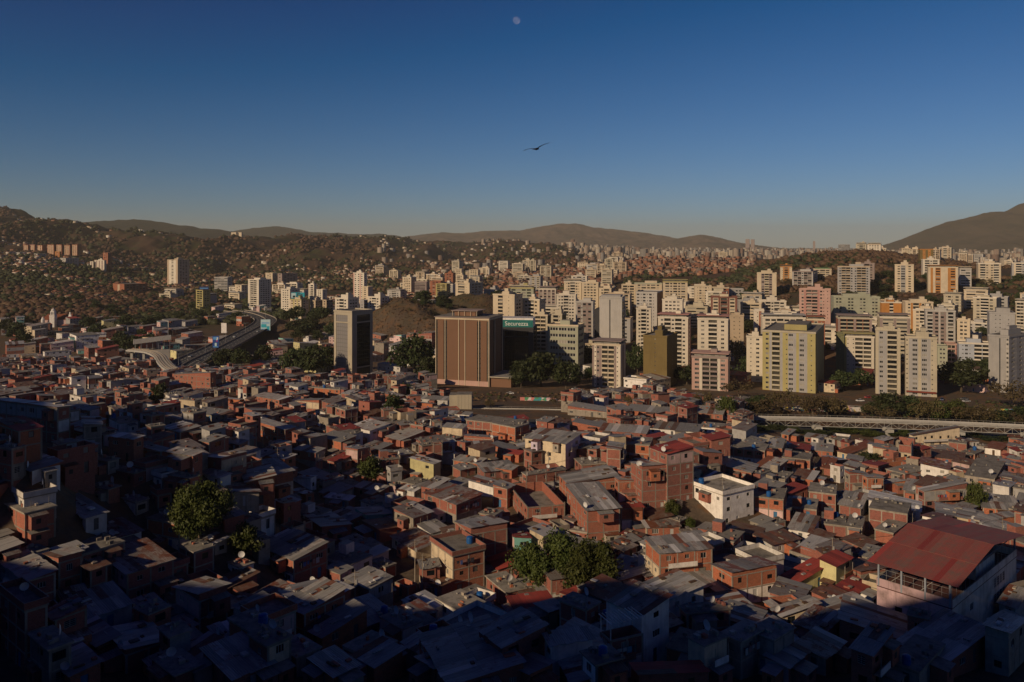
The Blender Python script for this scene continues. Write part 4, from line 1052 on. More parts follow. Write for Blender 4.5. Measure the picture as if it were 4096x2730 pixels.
# ------------------------------------------------------------------ the barrio
REG = {'A': (0, 1500, 2.139), 'B': (1000, 1500, 2.139), 'C': (2000, 1600, 2.139), 'D': (3000, 1600, 2.147), 'H': (0, 2050, 2.139), 'E': (1000, 2050, 2.139), 'F': (2000, 2050, 2.139), 'G': (3000, 2050, 2.147), 'Z': (0, 0, 1.0)}
HS = '''
A 490 285 520 110 66 3 b W|A 160 482 170 200 52 2 b R|A 275 820 170 240 52 1 B z|A 925 745 270 60 66 1 c d|A 1145 552 215 60 66 2 B z|A 1375 655 215 60 66 1 b z
A 1650 690 215 70 64 2 B z|A 1150 850 190 60 62 1 B d|A 930 985 250 60 66 1 B d|A 1160 1095 230 110 56 1 b d|A 205 1065 110 275 48 2 w C|A 215 1190 220 260 52 2 b d
A 1628 890 190 60 66 2 B d|A 1540 490 160 170 50 1 b z|A 2045 595 150 75 58 1 b z|A 1665 225 155 60 66 2 k d|A 1880 350 240 120 64 1 c z|A 2040 380 165 60 66 1 B n
A 610 38 85 125 40 3 w z|A 1800 22 320 50 66 3 b z|A 1970 110 110 70 56 1 k z|A 2050 218 200 40 66 1 B W|A 440 103 140 30 66 1 b R|A 720 440 40 150 30 2 c z
A 1030 420 140 150 44 1 w d|A 1500 395 150 80 62 1 k z|A 985 1400 180 225 52 1 w m|A 1530 1280 270 60 66 2 b d|A 735 1225 250 180 56 1 w z|A 1995 1030 60 220 30 1 c m
A 2110 915 60 240 25 2 B z|A 1885 880 170 90 56 1 w z|A 770 305 170 80 60 2 B z|A 100 640 130 60 64 3 b d|A 1320 205 100 60 60 1 b d|A 900 200 110 70 58 2 b z
B 780 575 185 125 50 2 b z|B 1025 478 165 165 48 2 w z|B 815 305 85 105 42 3 b d|B 1285 560 150 200 46 1 B z|B 1815 460 170 40 72 2 k z|B 2270 432 420 110 64 2 b d
B 2085 555 255 40 74 1 b z|B 1750 700 165 75 60 1 w z|B 1570 765 200 60 62 2 y W|B 1290 690 60 105 38 1 c z|B 1765 1108 275 215 44 2 x m|B 2120 975 250 75 64 1 w z
B 1110 1000 220 80 60 1 B z|B 1890 1365 135 310 26 3 b z|B 1420 1500 205 190 38 1 k m|B 1110 1350 145 210 40 1 B r|B 1800 815 65 130 36 1 b z|B 2005 830 60 270 20 1 b z
B 615 1335 160 250 38 1 B z|B 1000 1235 100 225 36 1 t z|B 770 130 270 50 66 2 b d|B 250 215 220 95 56 2 b z|B 590 240 205 50 66 2 b z|B 1270 190 160 50 62 1 B z
B 1690 220 260 40 70 1 g z|B 1560 262 165 40 68 1 B z|B 1875 345 220 30 70 1 w z|B 1105 640 150 110 58 1 B z|B 1405 1000 150 60 56 1 w W|B 845 1075 205 50 68 1 B W
B 300 470 300 90 60 2 b z|B 640 480 150 40 60 1 B d|B 560 670 190 80 60 2 B z|B 900 870 110 120 50 1 B z|B 300 720 260 90 58 2 B z|B 520 910 150 30 66 1 w z
B 2240 650 180 60 60 1 b z|B 1960 760 220 60 62 1 b z|B 1480 440 110 50 58 2 b d|B 1620 500 130 60 58 1 B r|B 480 1030 120 60 50 1 B z|B 180 860 160 190 45 2 B z
C 560 375 345 145 58 3 l z|C 225 645 35 335 26 2 v d|C 1028 425 115 30 74 3 b z|C 1275 390 235 30 74 2 b d|C 1430 465 150 225 26 5 b R|C 1215 598 95 230 14 4 b z
C 590 720 105 415 12 2 b z|C 1012 700 30 200 10 2 b z|C 235 920 165 320 14 2 b n|C 745 945 170 280 14 3 b z|C 1035 930 30 195 8 2 v R|C 1255 1095 40 285 8 1 b m
C 1905 820 265 265 32 3 w C|C 1860 690 140 90 45 1 w r|C 2150 620 330 60 62 1 b z|C 2265 440 355 60 64 2 v d|C 122 1195 50 145 14 2 t R|C 745 1140 170 30 66 1 b d
C 1365 1315 120 450 14 3 b z|C 1060 1290 130 110 42 1 b m|C 965 1560 40 365 18 1 b z|C 950 110 370 60 66 1 b z|C 1140 35 260 40 70 1 b r|C 1600 75 75 90 42 3 b R
C 1905 125 215 40 68 1 b z|C 1460 120 380 60 66 1 B z|C 1250 290 400 40 72 1 B z|C 1690 275 420 40 68 1 w z|C 860 235 240 40 68 1 B z|C 545 225 60 50 42 1 w z
C 1895 250 190 50 66 1 w d|C 420 300 180 60 60 1 b r|C 130 240 200 120 50 2 b d|C 760 300 150 40 60 1 B r|C 700 560 60 200 12 1 b d|C 1300 330 60 140 40 1 b R
C 1460 890 60 100 30 1 k d|C 2230 640 60 90 40 1 g d|C 160 470 130 40 60 1 B R|C 100 600 140 50 60 1 B z|C 60 760 120 60 60 2 b z
D 275 415 120 50 66 2 b z|D 515 520 240 50 64 2 b d|D 505 440 210 40 66 1 b R|D 710 445 185 30 68 1 b z|D 845 465 95 240 30 1 k r|D 1135 545 70 265 22 1 B n
D 1400 305 20 400 8 2 k z|D 1705 600 240 70 58 2 w m|D 1830 520 280 120 58 1 b r|D 2225 770 140 130 48 2 w z|D 1498 785 55 365 10 2 b z|D 852 640 20 150 8 2 b z
D 1007 675 20 140 8 2 b z|D 1157 720 20 175 8 1 b z|D 950 930 185 70 56 1 b z|D 1460 960 440 50 62 1 w W|D 1350 985 330 110 58 2 b d|D 285 860 250 40 66 2 b d
D 570 950 265 30 66 1 b d|D 735 815 230 30 66 2 b d|D 1940 1035 330 90 64 1 k z|D 2320 955 320 40 68 1 b z|D 1950 1050 30 410 20 1 B z|D 825 1090 210 30 68 1 b d
D 520 1140 190 80 58 1 w z|D 190 1245 140 240 26 1 g r|D 2100 690 260 200 52 2 c d|D 2300 590 160 60 56 2 b z|D 1930 470 120 160 40 1 b d|D 2150 430 130 160 42 1 w r
D 330 300 60 60 50 1 b z|D 690 590 120 60 56 1 b r|D 200 600 160 120 45 1 B z|D 300 690 190 70 56 1 c d|D 540 690 170 50 56 1 B r|D 1100 590 140 120 45 1 b R
D 1330 640 160 200 30 1 b d|D 1430 790 110 60 56 1 b z|D 960 1110 130 40 62 1 c d|D 1230 1150 160 120 46 1 b d|D 1640 1080 160 110 46 1 w r|D 2200 1160 300 150 48 1 b z
D 1540 1150 160 110 46 1 B r|D 2080 820 180 120 50 1 k d|D 480 580 70 60 50 1 b r|D 900 590 110 90 48 1 g z|D 2330 330 110 60 56 1 b r|D 1780 330 110 60 56 1 g z
G 740 465 140 135 42 2 y R|G 400 600 120 265 32 1 y R|G 885 710 150 155 40 1 w R|G 620 1045 240 180 42 1 B m|G 270 890 70 320 20 1 k z|G 800 890 190 280 18 1 w z
G 1680 1290 420 400 35 1 B z|G 1330 1100 560 90 62 1 B z|G 205 1105 210 170 42 2 c d|G 2250 560 160 110 45 1 b z|G 2220 1100 200 140 45 2 c z|G 1050 1230 180 180 45 2 B z
G 650 1250 240 160 45 1 B m|G 760 790 230 130 40 1 B r|G 2280 820 90 100 45 1 g z|G 330 1330 200 170 45 1 B z|G 1450 1380 260 220 45 1 c d
F 45 680 60 330 18 1 b d|F 130 835 70 345 18 1 B R|F 735 840 225 115 48 2 b d|F 1210 870 300 235 42 3 w m|F 1435 750 220 305 28 2 w z|F 945 1100 90 280 24 2 b n
F 440 1135 40 350 18 2 w z|F 20 1150 200 370 34 2 B z|F 1600 870 60 370 14 2 b d|F 1190 1450 60 590 15 1 B R|F 620 1450 160 410 14 1 B z|F 1985 548 170 380 22 2 v m
F 1750 640 175 165 30 1 B z|F 420 870 120 200 30 1 B z|F 1750 1150 140 190 35 2 k d|F 820 1310 120 230 25 2 b d|F 2060 1110 160 200 40 2 c d|F 250 1420 230 200 40 1 B z
E 372 410 310 290 50 2 b z|E 465 860 185 345 52 2 b z|E 1020 655 210 200 50 2 x z|E 1735 380 185 270 32 3 q C|E 1845 880 250 210 42 1 w d|E 2190 690 170 170 28 1 b d
E 2120 490 100 230 24 1 b R|E 1160 475 120 90 45 1 b d|E 1065 1320 170 240 48 1 B z|E 1460 1210 160 140 45 1 c z|E 1310 1010 200 170 46 1 w d|E 2160 1160 180 200 48 1 c z
E 1700 1480 250 640 22 1 B z|E 400 1250 180 200 48 1 c d|E 720 1400 200 200 48 1 B z|E 150 1150 160 200 48 2 b d|E 2050 910 150 130 40 1 B d|E 1640 650 110 110 45 1 B r
E 620 1060 130 380 50 1 B z|E 1350 640 110 80 50 1 b n|E 1580 1350 140 180 45 1 B z|E 1900 1050 130 130 45 2 c d
H 1085 525 230 400 50 2 b m|H 1705 760 200 240 48 2 b z|H 235 585 240 240 50 2 b z|H 1075 1220 185 385 46 1 b z|H 835 1135 180 150 48 1 B z|H 760 905 165 370 48 1 B z
H 2180 1050 220 200 48 2 b d|H 215 850 215 190 50 3 b C|H 1660 345 130 170 52 2 b d|H 500 430 120 200 50 2 b z|H 1960 640 110 240 50 1 B r|H 1500 1400 200 220 48 1 B d
H 600 1400 240 260 48 1 B z|H 2000 1420 260 330 46 1 B z|H 420 1180 160 160 50 2 c d|H 1840 260 180 80 52 1 k r|H 2050 480 100 120 50 1 w d
'''
hr = random.Random(5)
for line in HS.strip().splitlines():  # one far-left house has brick instead of cream: its shade put into the colour
    for rec in line.split('|'):
        k, x, y, l, r, a, st, w, rf = rec.split()
        ox, oy, s = REG[k]
        u, v = ox + float(x) / s, oy + float(y) / s
        Ye = ground_Y(u, v, float(st) * 2.65)
        house(u, v, float(l) / s, float(r) / s, float(a), float(st), w, rf, hr, near=Ye < 240)
n_hand = len(HOUSES)

# the rest of the barrio: houses that fill the gaps, the largest as things, the far ones as a mass
cand = []
for i in range(16000):
    v = 1475 + (2720 - 1475) * hr.random() ** 1.7
    u = hr.uniform(-60, 4160)
    cand.append((v, u))
cand.sort(reverse=True)
massb = MB(); n_mass = 0
RECT = []
for h in HOUSES:
    ca, s_ = math.cos(R(h['a'])), math.sin(R(h['a'])); uu = []
    for lx, ly in ((0, 0), (h['LR'], 0), (0, h['LL'])):
        x, y = h['X'] + ca*lx - s_*ly, h['Y'] + s_*lx + ca*ly; uu.append(U0 + F * x / y)
    RECT.append((min(uu), max(uu), h['v'] - 4, h['v'] + 0.92 * h['H'] * F / h['Y'], h['Y']))
def hides(u0, u1, v0, v1, Y):
    A = max(1.0, (u1 - u0) * (v1 - v0))
    for a, b, c, d, y in RECT:
        if y < Y: continue
        ov = max(0, min(u1, b) - max(u0, a)) * max(0, min(v1, d) - max(v0, c))
        if ov > (0.10 if Y < 240 else 0.25) * min(A, (b - a) * (d - c)): return True
    return False
def barrio_ok(u, v):
    if v < 1640 and u > 2780: return False
    if v < 1600 and u > 1700 : return False
    if v < 1540 and u > 1180: return False
    if v < 1500 and u > 620: return False
    if 2650 < u < 2860 and 2010 < v < 2130: return False
    if v < 1768 and u > 3250: return False
    if v < 1700 and u > 1780 and u < 2280: return False
    return True
TREES_KEEP = [(2330, 2380), (2480, 2380), (800, 2150), (985, 2230), (1480, 1930), (640, 1620), (1570, 1690), (3910, 2050), (1620, 1600)]
for u, v in TREES_KEEP:
    Y = ground_Y(u, v); FEET.append(((u - U0) / F * Y, Y, 1.2))
for u, v, rad in ((3560, 2480, 8), (3680, 2480, 9), (3800, 2480, 9), (3900, 2440, 8), (3700, 2380, 8), (3800, 2340, 8), (3950, 2350, 8), (2190, 1965, 3.0)):
    Y = ground_Y(u, v); FEET.append(((u - U0) / F * Y, Y, rad))
for v, u in cand:
    if not barrio_ok(u, v): continue
    Y = ground_Y(u, v); X = (u - U0) / F * Y
    w1, w2 = hr.uniform(4.2, 8.5), hr.uniform(4, 7.5)
    if hr.random() < 0.35: w1, w2 = hr.uniform(2.6, 4.5), hr.uniform(2.6, 4.2)
    near_ridge = u < 1500
    a = hr.uniform(40, 60) if near_ridge else hr.uniform(10, 62)
    cx = X + math.cos(R(a)) * w1 / 2 - math.sin(R(a)) * w2 / 2; cy = Y + math.sin(R(a)) * w1 / 2 + math.cos(R(a)) * w2 / 2
    if not foot_free(cx, cy, max(w1, w2) * 0.47): continue
    st = hr.choice((1, 2, 2, 2, 3)) if Y > 230 else hr.choice((1, 1, 2, 2))
    wl = hr.choice('bbbbbbBBBBBwwkcgxv'); rf = hr.choice('zzzzzrrmmmRWddddCCnn')
    vt = V0 - (float(gz(u, Y)) + st * 2.65) / Y * F
    k_ = F / Y
    if hides(u - w2 * math.sin(R(a)) * k_, u + w1 * math.cos(R(a)) * k_, vt - 1.2 * k_, v + 2, Y): continue
    gv = 1676 if 1780 < u < 2290 else np.interp(u, [2990, 4100], [1738, 1762]) if u > 2990 else 0
    if vt - 0.8 * k_ < gv: continue
    if len(HOUSES) < 298 and Y < 330: house(u, vt, -w2, -w1, a, st, wl, rf, hr, Y=Y, near=Y < 200)
    else:
        house(u, vt, -w2, -w1, a, st, wl, rf, hr, Y=Y, near=False, mbs=massb); n_mass += 1
tag(massb.build('distant_brick_houses'), 'crowd of brick houses with tin roofs filling the far barrio', 'houses', kind='stuff')
print('HOUSES', n_hand, len(HOUSES), 'mass', n_mass, len(massb.f))

# ------------------------------------------------------------------ sports court with red canopy roof
def court():
    u, v = 3000 + 1735 / 2.147, 2050 + 805 / 2.147
    H = 6.4; a = 42
    X, Y, LL, LR = corner(u, v, 645 / 2.147, 552 / 2.147, a, H, 128.0)
    z = (V0 - v) / F * Y - H
    root = thing('sports_court', 'walled rooftop sports court under a large faded red canopy roof', 'sports court', (X, Y, z), R(a))
    PK = plain('stained_pink', (0.52, 0.36, 0.38), dirt=(0.13, 0.10, 0.09), amount=0.9, scale=0.35); WS = plain('stained_white', (0.66, 0.62, 0.56), dirt=(0.2, 0.16, 0.12), amount=0.7, scale=0.3)
    w = MB(); wins = []
    nb = 5
    hl = []
    for i in range(nb):
        c = (i + 0.5) * LL / nb
        if i in (1, 3): hl.append((c - 0.6, c + 0.6, 2.2, 3.4))
    facade(w, (0, LL), (0, -1), (-1, 0), LL, -8, H - 0.6, hl, PK)
    hr_ = [(LR * 0.62 + i * 1.5, LR * 0.62 + i * 1.5 + 1.2, zb, zb + 1.7) for i in range(4) for zb in (0.6, 3.4)] + [(LR * 0.25, LR * 0.25 + 1.6, 3.0, 4.2)]
    facade(w, (0, 0), (1, 0), (0, -1), LR, -8, H - 0.6, hr_, WS)
    facade(w, (LR, 0), (0, 1), (1, 0), LL, -8, H - 0.6, [], WS); facade(w, (LR, LL), (-1, 0), (0, 1), LR, -8, H - 0.6, [], WS)
    w.build('wall', root)
    for h in hl: place_in(root, WIN[3], 'window', (0, LL), (0, -1), (-1, 0), h[0], h[2], h[1]-h[0], h[3]-h[2], 0.1)
    for h in hr_: place_in(root, WIN[4], 'window', (0, 0), (1, 0), (0, -1), h[0], h[2], h[1]-h[0], h[3]-h[2], 0.1)
    f = MB(); f.box(0, LR, 0, LL, H - 0.6, H - 0.4, flat('court_floor', (0.10, 0.045, 0.038))); f.build('court_floor', root)
    lines = MB()
    for x0, x1, y0, y1 in ((1, LR-1, 1, 1.1), (1, LR-1, LL-1.1, LL-1), (1, 1.1, 1, LL-1), (LR-1.1, LR-1, 1, LL-1), (1, LR-1, LL/2, LL/2+0.1)):
        lines.face([(x0, y0, H-0.39), (x1, y0, H-0.39), (x1, y1, H-0.39), (x0, y1, H-0.39)], WHITE)
    lines.build('court_line', root)
    for i, (x0, x1, y0, y1, m) in enumerate(((-0.05, 0.15, -0.05, LL+0.05, PK), (0.15, LR+0.05, -0.05, 0.15, WS), (LR-0.15, LR+0.05, 0.15, LL+0.05, WS), (0.15, LR-0.15, LL-0.15, LL+0.05, WS))):
        p = MB(); p.box(x0, x1, y0, y1, H - 0.4, H + 0.9, m, top=CONC); p.build('parapet', root)
    eave, ridge = H + 3.7, H + 6.0
    PB = flat('post_blue_grey', (0.25, 0.28, 0.33))
    npst = 4
    for x in (0.05, LR - 0.05):
        for i in range(npst):
            y = 0.3 + i * (LL - 0.6) / (npst - 1)
            p = MB(); p.bar((x, y, H - 0.4), (x, y, eave), 0.28, PB); p.build('post', root)
    for i in range(npst):
        y = 0.3 + i * (LL - 0.6) / (npst - 1)
        p = MB(); p.bar((0.1, y, eave - 0.25), (LR / 2, y, ridge - 0.3), 0.2, PB); p.bar((LR / 2, y, ridge - 0.3), (LR - 0.1, y, eave - 0.25), 0.2, PB); p.bar((0.1, y, eave - 0.3), (LR - 0.1, y, eave - 0.3), 0.12, PB)
        p.build('roof_truss', root)
    fence = MB()
    n = int(LL / 1.4)
    for i in range(n + 1):
        y = 0.1 + i * (LL - 0.2) / n
        fence.bar((0.05, y, H + 0.9), (0.05, y, H + 2.6), 0.035, STEEL)
    for zz in (1.7, 2.6): fence.bar((0.05, 0.1, H + zz), (0.05, LL - 0.1, H + zz), 0.035, STEEL)
    n = int(LR / 2.0)
    for i in range(n + 1):
        x = 0.1 + i * (LR - 0.2) / n
        fence.bar((x, 0.05, H + 0.9), (x, 0.05, H + 3.6), 0.035, STEEL)
    fence.build('mesh_fence', root)
    rr_ = random.Random(3)
    roof = ob('roof', None, root)
    n = 15; oh = 0.9
    CR = sheet('canopy_red', (0.26, 0.070, 0.058), (0.22, 0.060, 0.050), rust=(0.15, 0.085, 0.07), rustlo=0.42, rusthi=0.75, metal=0.0, rough=0.75, var=(0.88, 1.12))
    CR2 = sheet('canopy_red_new', (0.30, 0.05, 0.04), (0.26, 0.045, 0.036), rustlo=0.9, rusthi=0.99, metal=0.0, rough=0.7)
    sl_ = (ridge - eave) / (LR / 2)
    for i in range(n):
        y0 = -1.2 + i * (LL + 2.4) / n; y1 = -1.2 + (i + 1) * (LL + 2.4) / n + 0.06
        for s in (0, 1):
            for j in range(2):
                xa = (-oh, LR * 0.24)[j]; xb = (LR * 0.26, LR / 2 + 0.08)[j]
                za = eave + sl_ * xa + 0.05 + 0.04 * (j == 1); zb = eave + sl_ * xb + 0.05 + 0.04 * (j == 1); d = rr_.uniform(0, 0.02)
                if s: xa, xb = LR - xa, LR - xb
                g = MB(); m = CR2 if rr_.random() < 0.06 else CR
                p = [(xa, y0, za + d), (xb, y0, zb + d), (xb, y1, zb + d + 0.01), (xa, y1, za + d + 0.01)]
                if s: p = p[::-1]
                lo = [(x, y, q - 0.04) for x, y, q in p]
                g.face(p, m, True); g.face(lo[::-1], m, True)
                for k in range(4): g.face([lo[k], lo[(k+1) % 4], p[(k+1) % 4], p[k]], m, True)
                g.build('roof_sheet', roof)
    hut = MB(); hut.box(LR * 0.45, LR * 0.75, LL * 0.1, LL * 0.3, H - 0.4, H + 2.2, WS, top=DCONC); hut.box(LR * 0.43, LR * 0.77, LL * 0.08, LL * 0.32, H + 2.2, H + 2.4, DCONC); hut.build('changing_room', root)
court()

# ------------------------------------------------------------------ elevated guideway, pylon, highway
STC = plain('pale_steelwork', (0.42, 0.41, 0.38), dirt=(0.2, 0.18, 0.15), amount=0.4, scale=0.2)
def ribbon(name, pts, width, z_list, m, thick=0.5, parent=None, offset=0.0, lift=0.0):
    g = MB(); P = [np.array(p[:2], float) for p in pts]; n = len(P)
    L, Rr = [], []
    for i in range(n):
        d = P[min(i+1, n-1)] - P[max(i-1, 0)]; d /= np.linalg.norm(d); nn = np.array((-d[1], d[0]))
        L.append(P[i] + nn * (offset + width / 2)); Rr.append(P[i] + nn * (offset - width / 2))
    for i in range(n - 1):
        za, zb = z_list[i] + lift, z_list[i+1] + lift
        a, b, c, d = (*Rr[i], za), (*Rr[i+1], zb), (*L[i+1], zb), (*L[i], za)
        g.face([a, b, c, d], m)
        if thick:
            a2, b2, c2, d2 = [(p[0], p[1], p[2] - thick) for p in (a, b, c, d)]
            g.face([a2, b2, b, a], m); g.face([c2, d2, d, c], m); g.face([d2, c2, b2, a2], m)
    return g.build(name, parent)
def smooth_path(pts, k=6):
    P = np.array(pts, float); out = []
    for i in range(len(P) - 1):
        p0, p1, p2, p3 = P[max(i-1, 0)], P[i], P[i+1], P[min(i+2, len(P)-1)]
        for t in np.linspace(0, 1, k, endpoint=False):
            out.append(0.5 * ((2*p1) + (-p0+p2)*t + (2*p0-5*p1+4*p2-p3)*t*t + (-p0+3*p1-3*p2+p3)*t**3))
    out.append(P[-1]); return out
GZ = -77.0
gp = []
for u, v in ((1790, 1637), (2270, 1646), (2660, 1658), (3000, 1671), (3280, 1677), (3550, 1685), (3830, 1695), (4096, 1707), (4500, 1728)):
    Y = GZ * F / (V0 - v); gp.append(((u - U0) / F * Y, Y))
gpath = smooth_path(gp, 12)
groot = thing('elevated_guideway', 'pale steel truss guideway of an elevated train on concrete piers', 'guideway', (0, 0, 0))
ribbon('deck', gpath, 6.4, [GZ] * len(gpath), STC, 0.35, groot)
for off in (-2.2, -0.9, 0.9, 2.2): ribbon('running_rail', gpath, 0.3, [GZ + 0.45] * len(gpath), STC, 0.4, groot, off)
tr = MB(); acc = 0.0; pts = []
P = [np.array(p) for p in gpath]; step = 3.0
for i in range(len(P) - 1):
    L = np.linalg.norm(P[i+1] - P[i])
    while acc < L: pts.append(P[i] + (P[i+1] - P[i]) * acc / L); acc += step
    acc -= L
for side in (-3.2, 3.2):
    prev = None
    for i in range(len(pts) - 1):
        d = pts[i+1] - pts[i]; d /= np.linalg.norm(d); nn = np.array((-d[1], d[0])) * side
        a, b = pts[i] + nn, pts[i+1] + nn
        tr.bar((*a, GZ - 2.6), (*b, GZ - 2.6), 0.2, STC); tr.bar((*a, GZ - 0.3), (*b, GZ - 0.3), 0.16, STC)
        if i % 2: tr.bar((*a, GZ - 2.6), (*b, GZ - 0.3), 0.11, STC)
        else: tr.bar((*a, GZ - 0.3), (*b, GZ - 2.6), 0.11, STC)
        tr.bar((*a, GZ - 2.6), (*a, GZ - 0.3), 0.1, STC)
        tr.bar((*a, GZ + 0.0), (*a, GZ + 1.0), 0.06, STC)
        tr.bar((*a, GZ + 1.0), (*b, GZ + 1.0), 0.06, STC)
tag(tr.build('truss_members', groot), kind='stuff')
for u, v in ((2120, 1640), (2480, 1650), (2800, 1664), (3268, 1677), (3552, 1685), (3835, 1695), (4110, 1708)):
    Y = GZ * F / (V0 - v) + 0.0; x = (u - U0) / F * Y; zb = gxy(x, Y)
    p = MB(); p.box(-1.4, 1.4, -2.6, 2.6, GZ - 4.6, GZ - 2.75, STC); p.box(-0.75, 0.75, -0.9, 0.9, zb - 2, GZ - 4.6, STC, bottom=False)
    p.build('pier', groot, (x, Y, 0))
Y = 372.0; x0, x1 = (1797 - U0) / F * Y, (1887 - U0) / F * Y; zt = (V0 - 1578) / F * Y
g = MB(); g.box(0, (x1-x0) * 0.32, 0, 7, zt - 14, zt - 0.4, T_CONC, top=DCONC); g.box((x1-x0) * 0.33, x1 - x0, -1.2, 7, zt - 14, zt, T_CONC, top=DCONC)
for i in range(4): g.box((x1-x0) * (0.4 + i * 0.15), (x1-x0) * (0.41 + i * 0.15), -1.215, -1.2, zt - 14, zt - 0.05, DCONC)
tag(g.build('concrete_pylon', None, (x0, Y, 0)), 'pale raw concrete end pylon where the guideway stops', 'pylon')

ASPH = flat('asphalt', (0.050, 0.052, 0.056), rough=0.9)
HZ_ = -84.0
hp = [(u, v) for u, v in ((690, 1500), (720, 1470), (770, 1440), (863, 1397), (955, 1350), (1040, 1305), (1062, 1280), (1030, 1262), (985, 1250), (930, 1243))]
hpw = [((u - U0) / F * (HZ_ * F / (V0 - v)), HZ_ * F / (V0 - v)) for u, v in hp]
hpath = smooth_path(hpw, 7)
def road_z(n): return [HZ_] * n
tag(ribbon('road', hpath, 24.0, road_z(len(hpath)), ASPH, 1.2), 'wide elevated highway of dark asphalt', 'road', kind='structure')
for off in (-11.9, 11.9, 0.0): tag(ribbon('barrier', hpath, 0.4, [HZ_ + 0.9] * len(hpath), CONC, 1.1, None, off), {-11.9: 'concrete crash barrier on the outer edge of the highway', 11.9: 'concrete crash barrier on the inner edge of the highway', 0.0: 'central concrete barrier dividing the highway'}[off], 'barrier')
mk = MB()
for off in (-7.9, -4.1, 4.1, 7.9):
    acc = 0
    for i in range(len(hpath) - 1):
        d = hpath[i+1] - hpath[i]; L = np.linalg.norm(d); d = d / L; nn = np.array((-d[1], d[0])); t = 0
        while t < L - 4:
            a = hpath[i] + d * t + nn * off; b = a + d * 4
            mk.face([(*(a - nn*0.12), HZ_ + 0.006), (*(b - nn*0.12), HZ_ + 0.006), (*(b + nn*0.12), HZ_ + 0.006), (*(a + nn*0.12), HZ_ + 0.006)], WHITE); t += 11
tag(mk.build('road_markings'), 'white lane dashes on the highway', 'marking', kind='structure')
for i in range(4, len(hpath), 6):
    x, y = hpath[i]
    p = MB(); p.box(-1, 1, -4, 4, gxy(x, y) - 2, HZ_ - 1.2, CONC, bottom=False)
    tag(p.build('bridge_pier', None, (x, y, 0)), 'concrete pier holding up the highway deck', 'pier', 'highway bridge piers')
# a second lower road running out to the left and the curving rail
def ground_road(name, pl, w, label, lift=0.25, m=None):
    pw = []
    for u, v in pl:
        Y = ground_Y(u, v); pw.append(((u - U0) / F * Y, Y))
    pa = smooth_path(pw, 10)
    tag(ribbon(name, pa, w, [gxy(*p) + lift for p in pa], m or ASPH, 1.0), label, 'road', kind='structure')
ground_road('road', [(420, 1402), (500, 1372), (600, 1335), (700, 1312), (800, 1298)], 14, 'side road sloping beside the station')
ground_road('road', [(1900, 1692), (2300, 1700), (2700, 1712), (3200, 1722), (3700, 1735), (4200, 1752)], 12, 'road along the valley bottom')
ground_road('path', [(3090, 1640), (3300, 1628), (3600, 1640), (4100, 1660)], 10, 'pale footway in front of the painted wall', 0.2, CONC)
RZ = -80.0
cpw = [((u - U0) / F * (RZ * F / (V0 - v)), RZ * F / (V0 - v)) for u, v in ((520, 1398), (565, 1401), (610, 1408), (640, 1424), (655, 1446), (680, 1470), (730, 1492))]
cpath = smooth_path(cpw, 8)
croot = thing('elevated_rail', 'curving pale elevated rail track leaving the gabled station', 'rail track', (0, 0, 0))
ribbon('deck', cpath, 8.5, [RZ] * len(cpath), STC, 1.2, croot)
for off in (-2.6, -1.2, 1.2, 2.6): ribbon('running_rail', cpath, 0.35, [RZ + 0.4] * len(cpath), CONC, 0.4, croot, off)
for i in range(2, len(cpath), 8):
    x, y = cpath[i]; p = MB(); p.box(-0.9, 0.9, -0.9, 0.9, gxy(x, y) - 2, RZ - 1.2, STC, bottom=False); p.build('pier', croot, (x, y, 0))
# station with a gabled frame
Y = 640.0; x0, x1 = (540 - U0) / F * Y, (668 - U0) / F * Y; zb = -86.0
sroot = thing('train_station', 'grey train station with long gabled roof and white truss front', 'station', (x0, Y, zb), R(24))
g = MB(); W = x1 - x0
g.face([(-1, -1, 7), (W + 1, -1, 9.5), (W + 1, 7, 12.5), (-1, 7, 10)], ZINC); g.face([(-1, 7, 10), (W + 1, 7, 12.5), (W + 1, 15, 9.5), (-1, 15, 7)], ZINC); g.face([(-1, 7, 9.8), (W + 1, 7, 12.3), (W + 1, -1, 9.3), (-1, -1, 6.8)], ZINC); g.face([(-1, 15, 6.8), (W + 1, 15, 9.3), (W + 1, 7, 12.3), (-1, 7, 9.8)], ZINC); g.build('roof', sroot)
g = MB()
for a, b in (((-1.05, -1, 7), (-1.05, 7, 10)), ((-1.05, 7, 10), (-1.05, 15, 7)), ((-1.05, -1, 7), (-1.05, 15, 7)), ((-1.05, 3, 7), (-1.05, 7, 10)), ((-1.05, 11, 7), (-1.05, 7, 10)), ((-1.05, 7, 7), (-1.05, 7, 10))): g.bar(a, b, 0.35, WHITE)
g.build('gable_truss', sroot)
g = MB(); g.box(0, W, 0, 14, -6, 1.5, T_LGREY, top=CONC); g.build('platform', sroot)
for i in range(7):
    for y in (0.3, 13.7):
        g = MB(); g.bar((i * W / 6, y, 1.5), (i * W / 6, y, 7 + 2.5 * i / 6), 0.3, STEEL); g.build('column', sroot)

